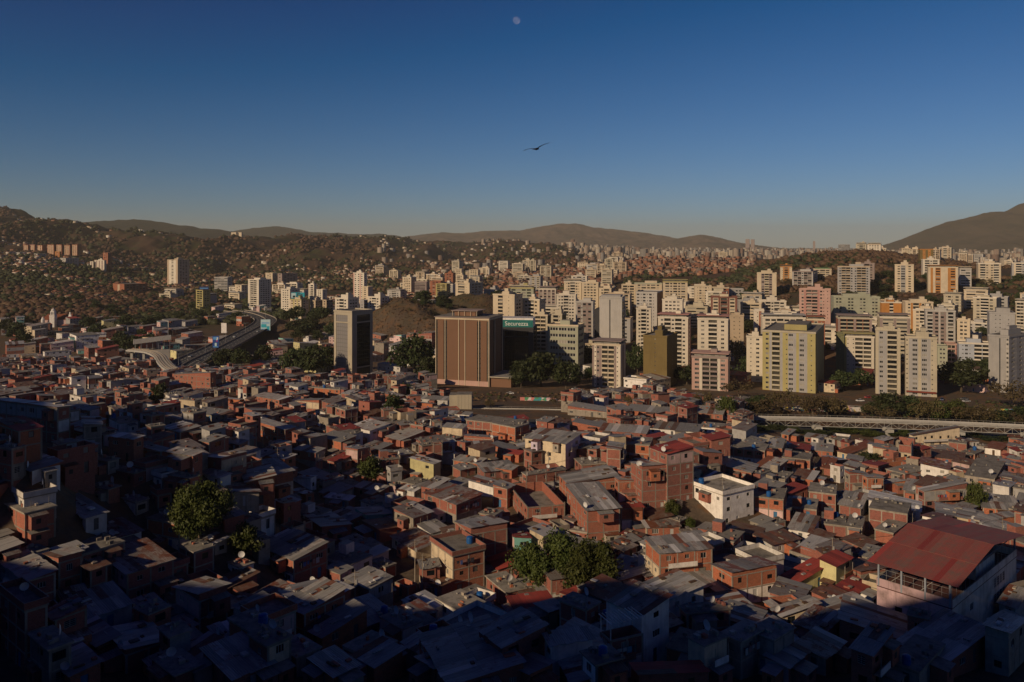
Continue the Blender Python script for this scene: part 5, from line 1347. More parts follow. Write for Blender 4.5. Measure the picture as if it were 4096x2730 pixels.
# billboards
def billboard(u0, u1, v0, v1, Y, m, label, strips=(), text=None, pole=True, a=0.0, tm=None):
    x0, _, zt = at(u0, v0, Y); x1, _, zb = at(u1, v1, Y); W, Hh = x1 - x0, zt - zb
    root = thing('billboard', label, 'billboard', (x0, Y, zb), R(a))
    g = MB(); g.box(0, W, 0, 0.4, 0, Hh, m); g.build('panel', root)
    for sx0, sx1, sz0, sz1, sm in strips:
        g = MB(); g.box(W * sx0, W * sx1, -0.03, 0, Hh * sz0, Hh * sz1, sm); g.build('printed_patch', root)
    if text:
        fc = bpy.data.curves.new('letters', 'FONT'); fc.body = text[0]; fc.size = text[1] * Hh; fc.extrude = 0.03; fc.shear = 0.3; fc.offset = 0.02 * Hh
        fc.materials.append(tm or WHITE)
        lettering(fc, 'lettering', root, (W * text[2], -0.06, Hh * text[3]), (R(90), 0, 0))
    if pole:
        gb = gxy(x0 + W / 2, Y) - zb
        g = MB(); g.bar((W * 0.5, 0.5, gb - 2), (W * 0.5, 0.5, Hh * 0.2), 0.7, DARK, 8); g.build('post', root)
    return root
TURQ = flat('print_turquoise', (0.03, 0.36, 0.46)); PBLUE = flat('print_blue', (0.015, 0.06, 0.26)); SKYB = flat('print_sky', (0.45, 0.62, 0.66)); NAVY = flat('print_navy', (0.02, 0.03, 0.10)); MAG = flat('print_magenta', (0.30, 0.03, 0.22)); GRN = flat('print_green', (0.05, 0.30, 0.12)); LBLUE = flat('print_light_blue', (0.10, 0.30, 0.62))
billboard(1165, 1218, 1171, 1196, 1030, TURQ, 'turquoise rooftop billboard with large dark italic lettering', [(0.0, 0.34, 0.15, 0.9, SKYB), (0.66, 0.97, 0.12, 0.3, SKYB), (0.12, 0.3, 0.2, 0.5, GRN)], ('Fit', 0.95, 0.34, 0.24), False, tm=DARK)
billboard(850, 876, 1345, 1391, 640, PBLUE, 'tall deep blue billboard standing on the highway edge', [(0.1, 0.9, 0.68, 0.92, LBLUE), (0.35, 0.65, 0.12, 0.4, SKYB), (0.55, 0.8, 0.5, 0.62, MAG), (0.15, 0.85, 0.02, 0.1, LBLUE)], ('3', 0.3, 0.55, 0.66))
billboard(1043, 1081, 1279, 1325, 800, SKYB, 'pale billboard with turquoise print above the highway bend', [(0.05, 0.6, 0.3, 0.6, TURQ), (0.1, 0.9, 0.66, 0.74, LBLUE), (0.62, 0.92, 0.1, 0.42, TURQ), (0.06, 0.5, 0.1, 0.2, LBLUE)])
billboard(885, 906, 1293, 1333, 760, WHITE, 'blank white billboard behind the tall blue one')
billboard(796, 836, 1147, 1160, 1084, NAVY, 'dark navy rooftop sign on the ochre tower', [(0.1, 0.9, 0.35, 0.6, LBLUE)], None, False)

# painted wall along the valley road
def graffiti():
    m, nt, b = nodes('graffiti')
    pos = N(nt, 'ShaderNodeNewGeometry').outputs['Position']
    vo = N(nt, 'ShaderNodeTexVoronoi'); vo.inputs['Scale'].default_value = 0.55
    wv = noise(nt, pos, 0.7, 3); ad = N(nt, 'ShaderNodeVectorMath', operation='MULTIPLY_ADD'); nt.links.new(N(nt, 'ShaderNodeTexNoise').outputs['Color'], ad.inputs[0]); ad.inputs[1].default_value = (2, 2, 2); nt.links.new(pos, ad.inputs[2])
    nt.links.new(ad.outputs[0], vo.inputs['Vector'])
    cr = N(nt, 'ShaderNodeValToRGB'); e = cr.color_ramp; e.interpolation = 'CONSTANT'
    cols = [(0.0, (0.60, 0.56, 0.52)), (0.22, (0.05, 0.30, 0.32)), (0.34, (0.55, 0.20, 0.18)), (0.46, (0.62, 0.60, 0.58)), (0.6, (0.05, 0.16, 0.42)), (0.7, (0.60, 0.38, 0.42)), (0.82, (0.08, 0.28, 0.14)), (0.9, (0.55, 0.42, 0.10))]
    e.elements[0].position, e.elements[0].color = cols[0][0], rgba(cols[0][1]); e.elements[1].position, e.elements[1].color = cols[1][0], rgba(cols[1][1])
    for p, c in cols[2:]: x = e.elements.new(p); x.color = rgba(c)
    sp = N(nt, 'ShaderNodeSeparateColor'); nt.links.new(vo.outputs['Color'], sp.inputs[0]); nt.links.new(sp.outputs[0], cr.inputs[0])
    nt.links.new(cr.outputs[0], b.inputs['Base Color']); b.inputs['Roughness'].default_value = 0.9
    return m
GRAF = graffiti()
wl = [(2080, 1603, 1590), (2300, 1608, 1592), (2520, 1624, 1604), (2870, 1634, 1612), (3100, 1640, 1618), (3400, 1648, 1626), (3700, 1652, 1631), (4000, 1660, 1638), (4300, 1668, 1646)]
for i in range(len(wl) - 1):
    (ua, vba, vta), (ub, vbb, vtb) = wl[i], wl[i+1]
    Ya, Yb = ground_Y(ua, vba), ground_Y(ub, vbb); xa, xb = (ua - U0) / F * Ya, (ub - U0) / F * Yb
    if 2520 < ua < 2800: continue
    L = math.hypot(xb - xa, Yb - Ya); zz = min(gxy(xa, Ya), gxy(xb, Yb))
    g = MB(); g.box(0, L - 0.3, 0, 0.3, -2.0, 3.0 if ua > 2500 else 1.8, GRAF)
    o = g.build('painted_wall', None, (xa, Ya, zz), math.atan2(Yb - Ya, xb - xa)); tag(o, ['low wall with worn graffiti along the earth bank', 'low graffiti wall ending in red letters by the pink tower', '', 'pink and blue mural wall behind the dry trees', 'mural wall of white and teal shapes below the yellow tower', 'mural wall with red curls below the beige towers', 'blue and white mural wall under the red eave', 'green and red mural wall past the beige towers'][i], 'wall')

# church
def church():
    Y = 900.0; x, _, zt = at(213, 1234, Y); zb = -93.0
    root = thing('church', 'white church with domed bell tower and red tiled nave roof', 'church', (x, Y, zb))
    H = zt - zb
    TILE = flat('clay_tile', (0.20, 0.062, 0.030))
    g = MB(); g.box(-2.8, 2.8, -2.8, 2.8, -4, H - 7.5, WHITE); g.box(-2.2, 2.2, -2.2, 2.2, H - 7.5, H - 3.2, WHITE); g.box(-3.1, 3.1, -3.1, 3.1, H - 7.9, H - 7.4, WHITE)
    for sx in (-1, 1): g.box(sx*0.9 - 0.5, sx*0.9 + 0.5, -2.23, -2.19, H - 7, H - 4.2, DARK)
    g.build('bell_tower', root)
    g = MB(); g.lathe([(2.3, H - 3.2), (2.2, H - 2.2), (1.6, H - 1.1), (0.6, H - 0.5), (0.15, H), (0.02, H + 1.6)], WHITE, 10); g.build('dome', root)
    g = MB(); g.box(-14, 17, 4, 20, -4, 9, PINK); g.build('nave', root)
    g = MB(); g.face([(-15, 3.5, 9), (18, 3.5, 9), (16, 12, 15), (-13, 12, 15)], TILE); g.face([(18, 20.5, 9), (-15, 20.5, 9), (-13, 12, 15), (16, 12, 15)], TILE); g.face([(18, 3.5, 9), (18, 20.5, 9), (16, 12, 15)], TILE); g.face([(-15, 20.5, 9), (-15, 3.5, 9), (-13, 12, 15)], TILE); g.build('roof', root)
    g = MB(); g.box(15, 19, 3, 4.2, 0, 13, WHITE); g.box(15.6, 18.4, 3, 4.2, 13, 15, WHITE); g.box(16.4, 17.6, 3, 4.2, 15, 17.5, WHITE); g.box(19, 24, 3, 4.2, 0, 10, WHITE); g.build('gable_front', root)
    g = MB(); g.lathe([(2.0, 5), (2.0, 9.5), (1.5, 11), (0.5, 12), (0.1, 13.4)], WHITE, 10, -11, -1); g.build('small_dome', root)
church()

# ------------------------------------------------------------------ trees
def tree_proto(seed, W, H, leaf, nleaf, lm, clumps=26, airy=0.0, trunk_h=0.35, flat_top=False):
    """Meshes of a tree W wide and H high: trunk with limbs, crown of leaf faces gathered in clumps."""
    rg = random.Random(seed); nr_ = np.random.RandomState(seed)
    tk = MB(); base = (0, 0, -1.0); fork = (rg.uniform(-.3, .3), rg.uniform(-.3, .3), H * trunk_h)
    tk.bar(base, fork, (W * 0.030 + 0.12, W * 0.022 + 0.08), BARK, 7)
    C = []
    for i in range(clumps):
        t = 2 * math.pi * (i * 0.618 + rg.uniform(-0.1, 0.1)); zf = rg.uniform(-0.75, 0.95)
        if flat_top: zf = rg.uniform(-0.3, 0.6)
        rad = math.sqrt(max(0.05, 1 - zf * zf)) * rg.uniform(0.5, 1.12)
        cr = rg.uniform(0.10, 0.23) * W
        c = (math.cos(t) * rad * (W / 2 - cr * 0.5), math.sin(t) * rad * (W / 2 - cr * 0.5), H * (0.62 + 0.30 * zf) - (0.05 * H if rad > 0.6 else 0))
        C.append((c, cr))
        if i % 2 == 0:
            mid = tuple(fork[k] * 0.45 + c[k] * 0.55 + (rg.uniform(-.4, .4)) for k in range(3))
            tk.bar(fork, mid, (W * 0.016 + 0.05, W * 0.009 + 0.03), BARK, 5); tk.bar(mid, c, (W * 0.009 + 0.03, 0.02), BARK, 5)
    per = nleaf // clumps; V = []; 
    for c, cr in C:
        d = nr_.normal(size=(per, 3)); d /= np.linalg.norm(d, axis=1)[:, None]
        rad = cr * (0.45 + 0.62 * nr_.rand(per) ** 0.6) * (1 + 0.35 * np.sin(d[:, 0] * 5 + seed) * np.cos(d[:, 1] * 4)); rad = rad[:, None]
        pos = np.array(c) + d * rad * np.array((1.0, 1.0, 0.8))
        if airy: pos = pos[nr_.rand(per) > airy * 0.5]; d = d[:len(pos)]
        n = d * 0.8 + nr_.normal(size=d.shape) * 0.55; n /= np.linalg.norm(n, axis=1)[:, None]
        up = nr_.normal(size=n.shape); tx = np.cross(n, up); tx /= np.linalg.norm(tx, axis=1)[:, None] + 1e-9; ty = np.cross(n, tx)
        s = leaf * (0.6 + 0.8 * nr_.rand(len(pos)))[:, None]
        V.append(np.stack([pos - tx*s*0.5, pos + ty*s*0.28 , pos + tx*s*0.5, pos - ty*s*0.28], 1))
    V = np.concatenate(V).reshape(-1, 3); Fc = np.arange(len(V)).reshape(-1, 4)
    return tk.mesh('trunk'), fast('crown', V, Fc, [lm])
TP = {'m': [tree_proto(1, 14, 11.5, 0.6, 12000, LEAF, 24), tree_proto(2, 14, 11.5, 0.6, 12000, LEAF, 21)],
      'g': [tree_proto(3, 10, 9, 0.85, 2600, LEAF, 22), tree_proto(4, 10, 9, 0.85, 2600, LEAF, 20)],
      'd': [tree_proto(5, 12, 11, 1.1, 2200, LEAFD, 22), tree_proto(6, 12, 11, 1.1, 2200, LEAFD, 26), tree_proto(7, 12, 10, 1.1, 2200, LEAFD, 18)],
      'b': [tree_proto(8, 13, 9, 0.8, 1500, LEAFB, 20, 0.8, 0.4, True), tree_proto(9, 13, 9, 0.8, 1500, LEAFB, 18, 0.8, 0.4, True)]}
TDIM = {'m': (14, 11.5), 'g': (10, 9), 'd': (12, 11), 'b': (13, 9)}
tg = random.Random(21); TREES = []
def tree(u, vb, wpx, hpx, kind, label, group=None, Y=None, name='tree'):
    Y = Y or ground_Y(u, vb); X = (u - U0) / F * Y
    W, H = TDIM[kind]; tm, cm = tg.choice(TP[kind])
    s = wpx * Y / F / W; h = hpx * Y / F / H
    root = thing(name, label, 'tree', (X, Y, gxy(X, Y)), tg.uniform(0, 6.28), group); root.scale = (s, s, h)
    ob('trunk', tm, root); ob('crown', cm, root)
    TREES.append(root)
    return root
for a in [(2190, 2385, 265, 255, 'm', 'big mango tree with dense dark crown beside the teal house'), (2370, 2400, 240, 225, 'm', 'second mango tree with yellow green flush'), (795, 2185, 215, 240, 'm', 'leafy tree in the shaded ravine'), (985, 2240, 120, 140, 'g', 'bright green young tree below the ravine tree'),
          (1480, 1935, 105, 100, 'g', 'round tree wedged among tin roofs'), (640, 1625, 80, 85, 'd', 'dark bushy tree on the far barrio slope'), (1575, 1700, 90, 115, 'd', 'tall dark tree beside brick walls in the ravine'), (1625, 1590, 115, 55, 'd', 'spreading olive tree in front of the brown tower'),
          (3905, 2060, 75, 125, 'g', 'slim tree by the roadside white house'), (2690, 2085, 70, 75, 'g', 'small tree on the grassy bank'), (3475, 1862, 95, 55, 'd', 'low dark bush tree between rusty roofs'), (2760, 2120, 60, 45, 'g', 'scrubby sapling low on the grassy bank'), (1955, 1850, 55, 50, 'g', 'small tree behind the rusted roof house'), (1340, 1730, 40, 45, 'g', 'small tree under brick houses in the ravine'), (1170, 2180, 45, 40, 'g', 'yellowish sapling in deep shade'),
          (1180, 1505, 120, 120, 'd', 'tree left standing at the grey tower car park'), (1250, 1515, 120, 125, 'd', 'wide dark tree beside the grey glass tower'), (1310, 1492, 100, 100, 'd', 'tree touching the grey glass tower'), (900, 1475, 95, 85, 'd', 'tree beneath the highway edge'), (965, 1480, 95, 80, 'd', 'tree in front of the grey yard roof'), (1055, 1470, 95, 85, 'd', 'tree by the grey yard roof corner'),
          (1655, 1512, 175, 165, 'd', 'large dark tree between the grey and brown towers'), (1705, 1525, 90, 90, 'd', 'smaller tree against the brown tower'), (2085, 1552, 110, 100, 'd', 'tree at the shaded office foot'), (2165, 1548, 160, 150, 'd', 'huge dome shaped tree beside the dark office'), (2265, 1558, 130, 120, 'd', 'ragged tree in front of the white warehouses'), (2120, 1440, 80, 60, 'd', 'tree behind the dark office'),
          (2550, 1505, 90, 120, 'd', 'tree between the white and the olive towers'), (2945, 1475, 90, 130, 'b', 'reddish dry tree behind the pink tower'), (2955, 1590, 120, 70, 'b', 'dry tree beside the pink tower foot'), (3370, 1565, 105, 75, 'd', 'round tree in front of the white and orange block'), (3445, 1556, 90, 75, 'd', 'dense tree beside the white and orange block'), (3845, 1572, 180, 125, 'd', 'broad dark tree beside the beige towers'), (3490, 1505, 50, 100, 'd', 'tree squeezed behind the beige tower'), (4060, 1640, 190, 120, 'b', 'large sparse tree before the grey blank tower')]:
    tree(*a)
lab = {'b': 'dry brown tree in the row behind the guideway', 'd': 'dark green tree in the row behind the guideway', 'g': 'fresh green tree in the row behind the guideway'}
for i in range(30):
    u = 2860 + i * 48 + tg.uniform(-20, 20); k = tg.choice('bbbdgb')
    wt_, ht_ = tg.uniform(70, 170), tg.uniform(36, 110)
    if tg.random() < 0.28: continue
    tree(u, 1668 + (u - 2860) * 0.022 + tg.uniform(-8, 12), wt_, ht_, k, ('broad ' if wt_ > 140 else 'slender ' if wt_ < 115 else '') + ('tall ' if ht_ > 90 else 'low ' if ht_ < 75 else '') + lab[k], 'row of trees behind the guideway')
for i in range(13):
    u = 2830 + i * 105 + tg.uniform(-24, 24); k = tg.choice('bdd')
    tree(u, 1652 + (u - 2860) * 0.02 + tg.uniform(-10, 6), tg.uniform(60, 150), tg.uniform(35, 95), k, {'b': 'dry tree standing close to the painted wall', 'd': 'dark tree standing close to the painted wall'}[k], 'trees along the painted wall')
for i in range(20):
    tree(2990 + i * 58 + tg.uniform(-20, 20), 1722 + i * 2.0 + tg.uniform(-6, 10), tg.uniform(50, 90), tg.uniform(14, 26), tg.choice('gd'), 'low green bush under the elevated guideway', 'bushes under the guideway', name='bush')
for i in range(7):
    tree(tg.uniform(1950, 2700), tg.uniform(1618, 1640), tg.uniform(30, 60), tg.uniform(35, 55), 'b', 'bare shrub tree on the brown earth bank', 'bare shrubs on the earth bank')
zl = [('d', 'dark tree shading the low town by the church', 'trees of the low town', 20, 0, 620, 640, 930, 70, 60), ('d', 'dark tree in the park strip beyond the highway', 'trees of the park strip', 34, 250, 1000, 930, 1150, 55, 40), ('d', 'tree on the flank of the scrub hill', 'trees round the scrub hill', 16, 1150, 1340, 740, 900, 60, 45), ('d', 'tree on top of the scrub hill', 'trees on top of the scrub hill', 16, 1640, 1800, 800, 880, 42, 34), ('b', 'dry bush tree on the scrub hill', 'dry trees on the scrub hill', 10, 1520, 1760, 730, 820, 26, 20), ('d', 'tree below the spur of brick blocks', 'trees on the spur', 14, 1560, 2000, 880, 1050, 60, 45),
      ('d', 'tree growing between blocks of flats', 'trees between the towers', 55, 2050, 4200, 500, 860, 62, 48), ('d', 'tree on the slope below the upper flats', 'trees below the upper flats', 32, 2950, 4250, 800, 1000, 70, 45), ('b', 'dry tree on the slope below the upper flats', 'dry trees below the upper flats', 10, 2950, 4250, 800, 1000, 60, 40)]
for k, l, gname, n, ua, ub, ya, yb, w, h in zl:
    c = 0; tries = 0
    while c < n and tries < 900:
        tries += 1
        u, Y = tg.uniform(ua, ub), tg.uniform(ya, yb); X = (u - U0) / F * Y
        if not foot_free(X, Y, 2.5) or (110 < u < 320 and Y < 920): continue
        s = tg.uniform(0.6, 1.25) * 850 / Y
        t_ = min(TOWERS, key=lambda q: math.hypot(q[0] - X, q[1] - Y)); l2 = l
        if math.hypot(t_[0] - X, t_[1] - Y) < 45:
            l3 = ('dry tree beside ' if k == 'b' else 'green tree beside ') + t_[2]
            if len(l3.replace('-', ' ').split()) <= 16: l2 = l3
        tree(u, 0, w * s, h * s, k, l2, gname if l2 == l else 'trees beside the blocks of flats', Y=Y); c += 1

# low town on the valley floor
lr = random.Random(77); LN = 0
low = [('w', 'white'), ('k', 'cream'), ('b', 'brick'), ('g', 'grey'), ('t', 'teal'), ('B', 'bare brick'), ('p', 'pink'), ('y', 'yellow')]
def lowrise(n, ua, ub, ya, yb, where, grp, smax=4):
    global LN
    k = 0; tries = 0
    while k < n and tries < 1500:
        tries += 1
        u, Y = lr.uniform(ua, ub), lr.uniform(ya, yb); X = (u - U0) / F * Y; w1, w2 = lr.uniform(7, 18), lr.uniform(7, 13)
        if not foot_free(X, Y + 5, max(w1, w2) * 0.5): continue
        if min(math.hypot(X - p[0], Y - p[1]) for p in hpath) < 22 or min(math.hypot(X - p[0], Y - p[1]) for p in cpath) < 12: continue
        wc, wn_ = lr.choice(low); rf = lr.choice('zzzzrRWddd'); st = lr.choice(range(1, smax + 1)); a = lr.uniform(30, 65)
        vt = V0 - (float(gz(u, Y)) + st * 2.65) / Y * F
        n0 = len(HOUSES)
        house(u, vt, -w2, -w1, a, st, wc, rf, lr, Y=Y, near=False, name='low_building', label=f'{SN.get(st, "four storey")} {wn_} building, {RNAME[rf]}, {where}', group=grp)
        HOUSES.pop(); k += 1
FEET.append((at(213, 1234, 900.0)[0] + 2, 908.0, 16.0))
lowrise(105, 0, 760, 590, 920, 'in the low town by the church', 'buildings of the low town')
lowrise(26, 700, 1340, 560, 760, 'near the highway', 'buildings near the highway', 2)
lowrise(30, 1040, 1900, 620, 730, 'below the scrub hill', 'buildings below the scrub hill', 3)
lowrise(24, 850, 1400, 900, 1080, 'beyond the highway', 'buildings beyond the highway', 4)
lowrise(50, 2050, 4150, 485, 660, 'among the towers', 'low buildings among the towers', 3)
for (u, v, l, r, a, st, w, rf, labl) in [(1727, 1345, 105, 30, 66, 4, 'b', 'z', 'red brick block with open floors below the scrub hill'), (1640, 1410, 55, 60, 50, 4, 'w', 'z', 'white flats with yellow corner beside the large dark tree'), (1535, 1375, 40, 20, 60, 5, 'c', 'd', 'dark block with blue awnings behind the grey tower'), (1600, 1470, 90, 40, 66, 2, 'w', 'z', 'low white shed behind the grey tower'),
                                          (2270, 1425, 60, 60, 50, 2, 'w', 'z', 'white warehouse beside the dome shaped tree'), (2340, 1420, 60, 40, 60, 2, 'w', 'z', 'pale warehouse behind the white tower foot'), (2585, 1525, 90, 40, 60, 2, 'w', 'C', 'white walled building below the olive tower'), (500, 1340, 60, 60, 50, 2, 'w', 'd', 'white shaded building next to the church square'), (305, 1345, 75, 90, 40, 5, 'w', 'd', 'white five storey block with rows of dark openings'), (830, 1268, 60, 70, 44, 3, 'b', 'd', 'long brick office by the highway bend'), (745, 1385, 50, 130, 30, 3, 'b', 'd', 'brick mall block with banded front beside the station'), (1010, 1450, 60, 120, 30, 2, 'g', 'z', 'grey yard building with wide flat roof')]:
    n0 = len(HOUSES); house(u, v, l, r, a, st, w, rf, lr, near=False, name='low_building', label=labl, group=None); HOUSES.pop()

# ------------------------------------------------------------------ far slopes: woods, suburbs, the hillside slum, the city in the basin
nr = np.random.RandomState(4)
ico = np.array([(0, 0, 1), (.894, 0, .447), (.276, .851, .447), (-.724, .526, .447), (-.724, -.526, .447), (.276, -.851, .447), (.724, .526, -.447), (-.276, .851, -.447), (-.894, 0, -.447), (-.276, -.851, -.447), (.724, -.526, -.447), (0, 0, -1)])
icf = np.array([(0,1,2),(0,2,3),(0,3,4),(0,4,5),(0,5,1),(1,6,2),(2,7,3),(3,8,4),(4,9,5),(5,10,1),(6,7,2),(7,8,3),(8,9,4),(9,10,5),(10,6,1),(6,11,7),(7,11,8),(8,11,9),(9,11,10),(10,11,6)])
def near_built(X, Y, rad):
    f = np.array(FEET); out = np.zeros(len(X), bool)
    for x, y, r in f[f[:, 1] > 500]: out |= (X - x)**2 + (Y - y)**2 < (r + rad)**2
    return out
def woods(name, n, ua, ub, ya, yb, size, label, dens, cut, dryness, hfac=0.8):
    u = nr.uniform(ua, ub, n); Y = np.exp(nr.uniform(math.log(ya), math.log(yb), n)); X = (u - U0) / F * Y
    keep = (fbm(X / dens + 11, Y / dens) > cut) & ~near_built(X, Y, 4)
    u, Y, X = u[keep], Y[keep], X[keep]; n = len(u); Z = gz(u, Y)
    V = []; Fc = []; M = []
    dry = fbm(X / 300 + 31, Y / 300 + 5) + nr.uniform(-0.16, 0.16, n)
    for lump in range(3):
        s = size * nr.uniform(0.3, 1.0, n) ** 1.5 * 1.25 * (1, 0.75, 0.6)[lump]
        off = nr.normal(size=(n, 3)) * size * (0, 0.35, 0.4)[lump]; off[:, 2] = abs(off[:, 2]) * 0.7
        v = ico[None] * (1 + nr.uniform(-0.38, 0.38, (n, 12, 1))) * s[:, None, None] * np.array((1, 1, hfac)) + (np.stack([X, Y, Z + s * hfac * 0.5], -1) + off)[:, None]
        k = sum(len(x) for x in V); V.append(v.reshape(-1, 3)); Fc.append((icf[None] + (np.arange(n) * 12)[:, None, None] + k).reshape(-1, 3))
        M.append(np.repeat((dry > dryness).astype(int), 20))
    tag(ob(name, fast(name, np.concatenate(V), np.concatenate(Fc), [WOODG, WOODD], np.concatenate(M))), label, 'woodland', kind='stuff')
WOODG = leafmat('woodland_green', (0.022, 0.030, 0.012), (0.050, 0.052, 0.020)); WOODD = leafmat('woodland_dry', (0.075, 0.046, 0.028), (0.115, 0.068, 0.040))
woods('woodland', 9000, -300, 2300, 1000, 2000, 5.0, 'mixed green and dry woodland on the hills beyond the highway', 260, -0.10, 0.10)
woods('woodland', 11000, -300, 2400, 1900, 4200, 7.0, 'patchy woodland on the far brown hills', 300, -0.06, 0.05)
woods('woodland', 4200, -300, 1000, 930, 1500, 5.5, 'dark green woodland on the spur beside the low town', 150, -0.12, 0.12)
woods('woodland', 5200, 2500, 4500, 930, 1500, 5.0, 'dry and green woodland on the slope behind the towers', 160, -0.08, -0.02)
woods('scrub', 6500, 1180, 2080, 640, 960, 0.85, 'dry brown scrub covering the round hill', 90, -0.3, -0.3, 0.6)
woods('scrub', 1500, 2800, 4200, 690, 900, 3.0, 'dry scrub on the bank among the flats', 90, -0.02, -0.05, 0.7)
woods('scrub', 900, 1850, 4200, 388, 455, 1.1, 'low dry scrub on the bank below the painted wall', 30, -0.02, -0.05, 0.6)

def farwall(name, cols, storey=3.0):
    m, nt, b = nodes(name)
    cr = N(nt, 'ShaderNodeValToRGB'); e = cr.color_ramp; e.interpolation = 'CONSTANT'
    e.elements[0].position, e.elements[0].color = 0.0, rgba(cols[0]); e.elements[1].position, e.elements[1].color = 1.0 / len(cols), rgba(cols[1])
    for i, c in enumerate(cols[2:]): x = e.elements.new((i + 2) / len(cols)); x.color = rgba(c)
    nt.links.new(rnd_out(nt, True), cr.inputs[0])
    pos = N(nt, 'ShaderNodeNewGeometry').outputs['Position']
    bt = N(nt, 'ShaderNodeTexBrick'); bt.offset = 0.0
    sp = N(nt, 'ShaderNodeSeparateXYZ'); nt.links.new(pos, sp.inputs[0])
    cb = N(nt, 'ShaderNodeCombineXYZ'); ad = N(nt, 'ShaderNodeMath', operation='ADD'); nt.links.new(sp.outputs[0], ad.inputs[0]); nt.links.new(sp.outputs[1], ad.inputs[1]); nt.links.new(ad.outputs[0], cb.inputs[0]); nt.links.new(sp.outputs[2], cb.inputs[1])
    bt.inputs['Scale'].default_value = 1.0; bt.inputs['Brick Width'].default_value = 3.4; bt.inputs['Row Height'].default_value = storey; bt.inputs['Mortar Size'].default_value = 0.75; bt.inputs['Mortar Smooth'].default_value = 0.1
    nt.links.new(cb.outputs[0], bt.inputs['Vector'])
    nt.links.new(mixc(nt, rng_map(nt, bt.outputs['Fac'], 0.62, 0.0), cr.outputs[0], (0.04, 0.04, 0.04)), b.inputs['Base Color']); b.inputs['Roughness'].default_value = 0.9
    return m
FW1 = farwall('far_suburb_wall', [(0.58, 0.51, 0.40), (0.66, 0.61, 0.53), (0.40, 0.30, 0.22), (0.52, 0.43, 0.32), (0.30, 0.16, 0.10)]); FW2 = farwall('far_brick_wall', [(0.30, 0.13, 0.075), (0.25, 0.11, 0.065), (0.33, 0.17, 0.10), (0.22, 0.10, 0.06), (0.42, 0.31, 0.22), (0.20, 0.15, 0.12)], 2.6)
FW3 = farwall('far_city_wall', [(0.42, 0.36, 0.28), (0.36, 0.29, 0.23), (0.47, 0.42, 0.35), (0.30, 0.22, 0.17), (0.26, 0.24, 0.22), (0.20, 0.13, 0.10)])
FR1 = plain('far_roof', (0.30, 0.13, 0.08), island=True, var=0.5, streak=False); FR2 = plain('far_tin_roof', (0.24, 0.24, 0.24), island=True, var=0.5, streak=False)
def boxes(name, n, ua, ub, ya, yb, w, h, mw, mr, label, dens=200, cut=0.0, gable=0.0, avoid=True, az=(0, 90), test=None):
    u = nr.uniform(ua, ub, n); Y = np.exp(nr.uniform(math.log(ya), math.log(yb), n)); X = (u - U0) / F * Y
    keep = fbm(X / dens + 61, Y / dens + 17) > cut
    if avoid: keep &= ~near_built(X, Y, w[1] * 0.5)
    if test is not None: keep &= test(u, Y)
    u, Y, X = u[keep], Y[keep], X[keep]; n = len(u); Z = gz(u, Y)
    sx = nr.uniform(*w, n); sy = nr.uniform(*w, n); hh = h[0] + (h[1] - h[0]) * nr.rand(n) ** 3; t = np.radians(nr.uniform(*az, n))
    c, s = np.cos(t), np.sin(t)
    loc = np.array([(-1, -1), (1, -1), (1, 1), (-1, 1)]) / 2
    px = loc[None, :, 0] * sx[:, None]; py = loc[None, :, 1] * sy[:, None]
    wx = X[:, None] + c[:, None] * px - s[:, None] * py; wy = Y[:, None] + s[:, None] * px + c[:, None] * py
    lo = np.stack([wx, wy, np.repeat((Z - 4)[:, None], 4, 1)], -1); hi = np.stack([wx, wy, np.repeat((Z + hh)[:, None], 4, 1)], -1)
    walls = np.concatenate([lo, hi], 1)
    wf = np.array([(0, 1, 5, 4), (1, 2, 6, 5), (2, 3, 7, 6), (3, 0, 4, 7)])
    gx = (wx[:, [0, 3]] + wx[:, [1, 2]]) / 2; gy = (wy[:, [0, 3]] + wy[:, [1, 2]]) / 2
    rz = Z + hh + gable * sx
    ridge = np.stack([gx, gy, np.repeat(rz[:, None], 2, 1)], -1)
    roof = np.concatenate([hi + np.array((0, 0, 0.02)), ridge], 1)
    rf = np.array([(0, 4, 5, 3), (4, 1, 2, 5)])
    gf = np.array([(0, 1, 4, 4), (2, 3, 5, 5)])
    V = np.concatenate([walls.reshape(-1, 3), roof.reshape(-1, 3)])
    A = (wf[None] + (np.arange(n) * 8)[:, None, None]).reshape(-1, 4); B = (rf[None] + (np.arange(n) * 6)[:, None, None] + n * 8).reshape(-1, 4)
    mi = np.concatenate([np.zeros(len(A), int), np.ones(len(B), int)])
    Fc = np.concatenate([A, B])
    tag(ob(name, fast(name, V, Fc, [mw, mr], mi)), label, 'houses' if h[1] < 20 else 'city', kind='stuff')
boxes('hillside_suburb', 8500, -200, 2450, 1080, 2200, (5, 11), (3, 6.5), FW1, FR1, 'scattered pale villas of the hillside suburb', 110, 0.0, 0.18)
boxes('hillside_suburb', 2600, -200, 2400, 2300, 4600, (6, 14), (3, 7), FW1, FR1, 'pale houses along the far ridges', 200, 0.07, 0.15)
boxes('hillside_slum', 2100, 1980, 3020, 1330, 1760, (5, 9), (4, 11), FW2, FR2, 'orange brick slum climbing the spur behind the towers', 120, -0.10, 0.02, az=(20, 70))
boxes('distant_flats', 300, 1500, 2900, 1750, 4600, (9, 17), (8, 30), FW3, FR2, 'blocks of flats scattered in the far valley', 250, 0.03, 0.0)
boxes('distant_city', 3000, 2250, 4500, 2500, 10000, (10, 24), (8, 42), FW3, FR2, 'hazy city of tower blocks filling the far basin', 500, -0.16, 0.0, test=lambda u, Y: (u > 3250) | (Y > 3000))
boxes('distant_city', 800, 3500, 4500, 1800, 4200, (10, 18), (6, 28), FW3, FR2, 'pale flats of the district below the scrub mountain', 300, -0.10, 0.0)

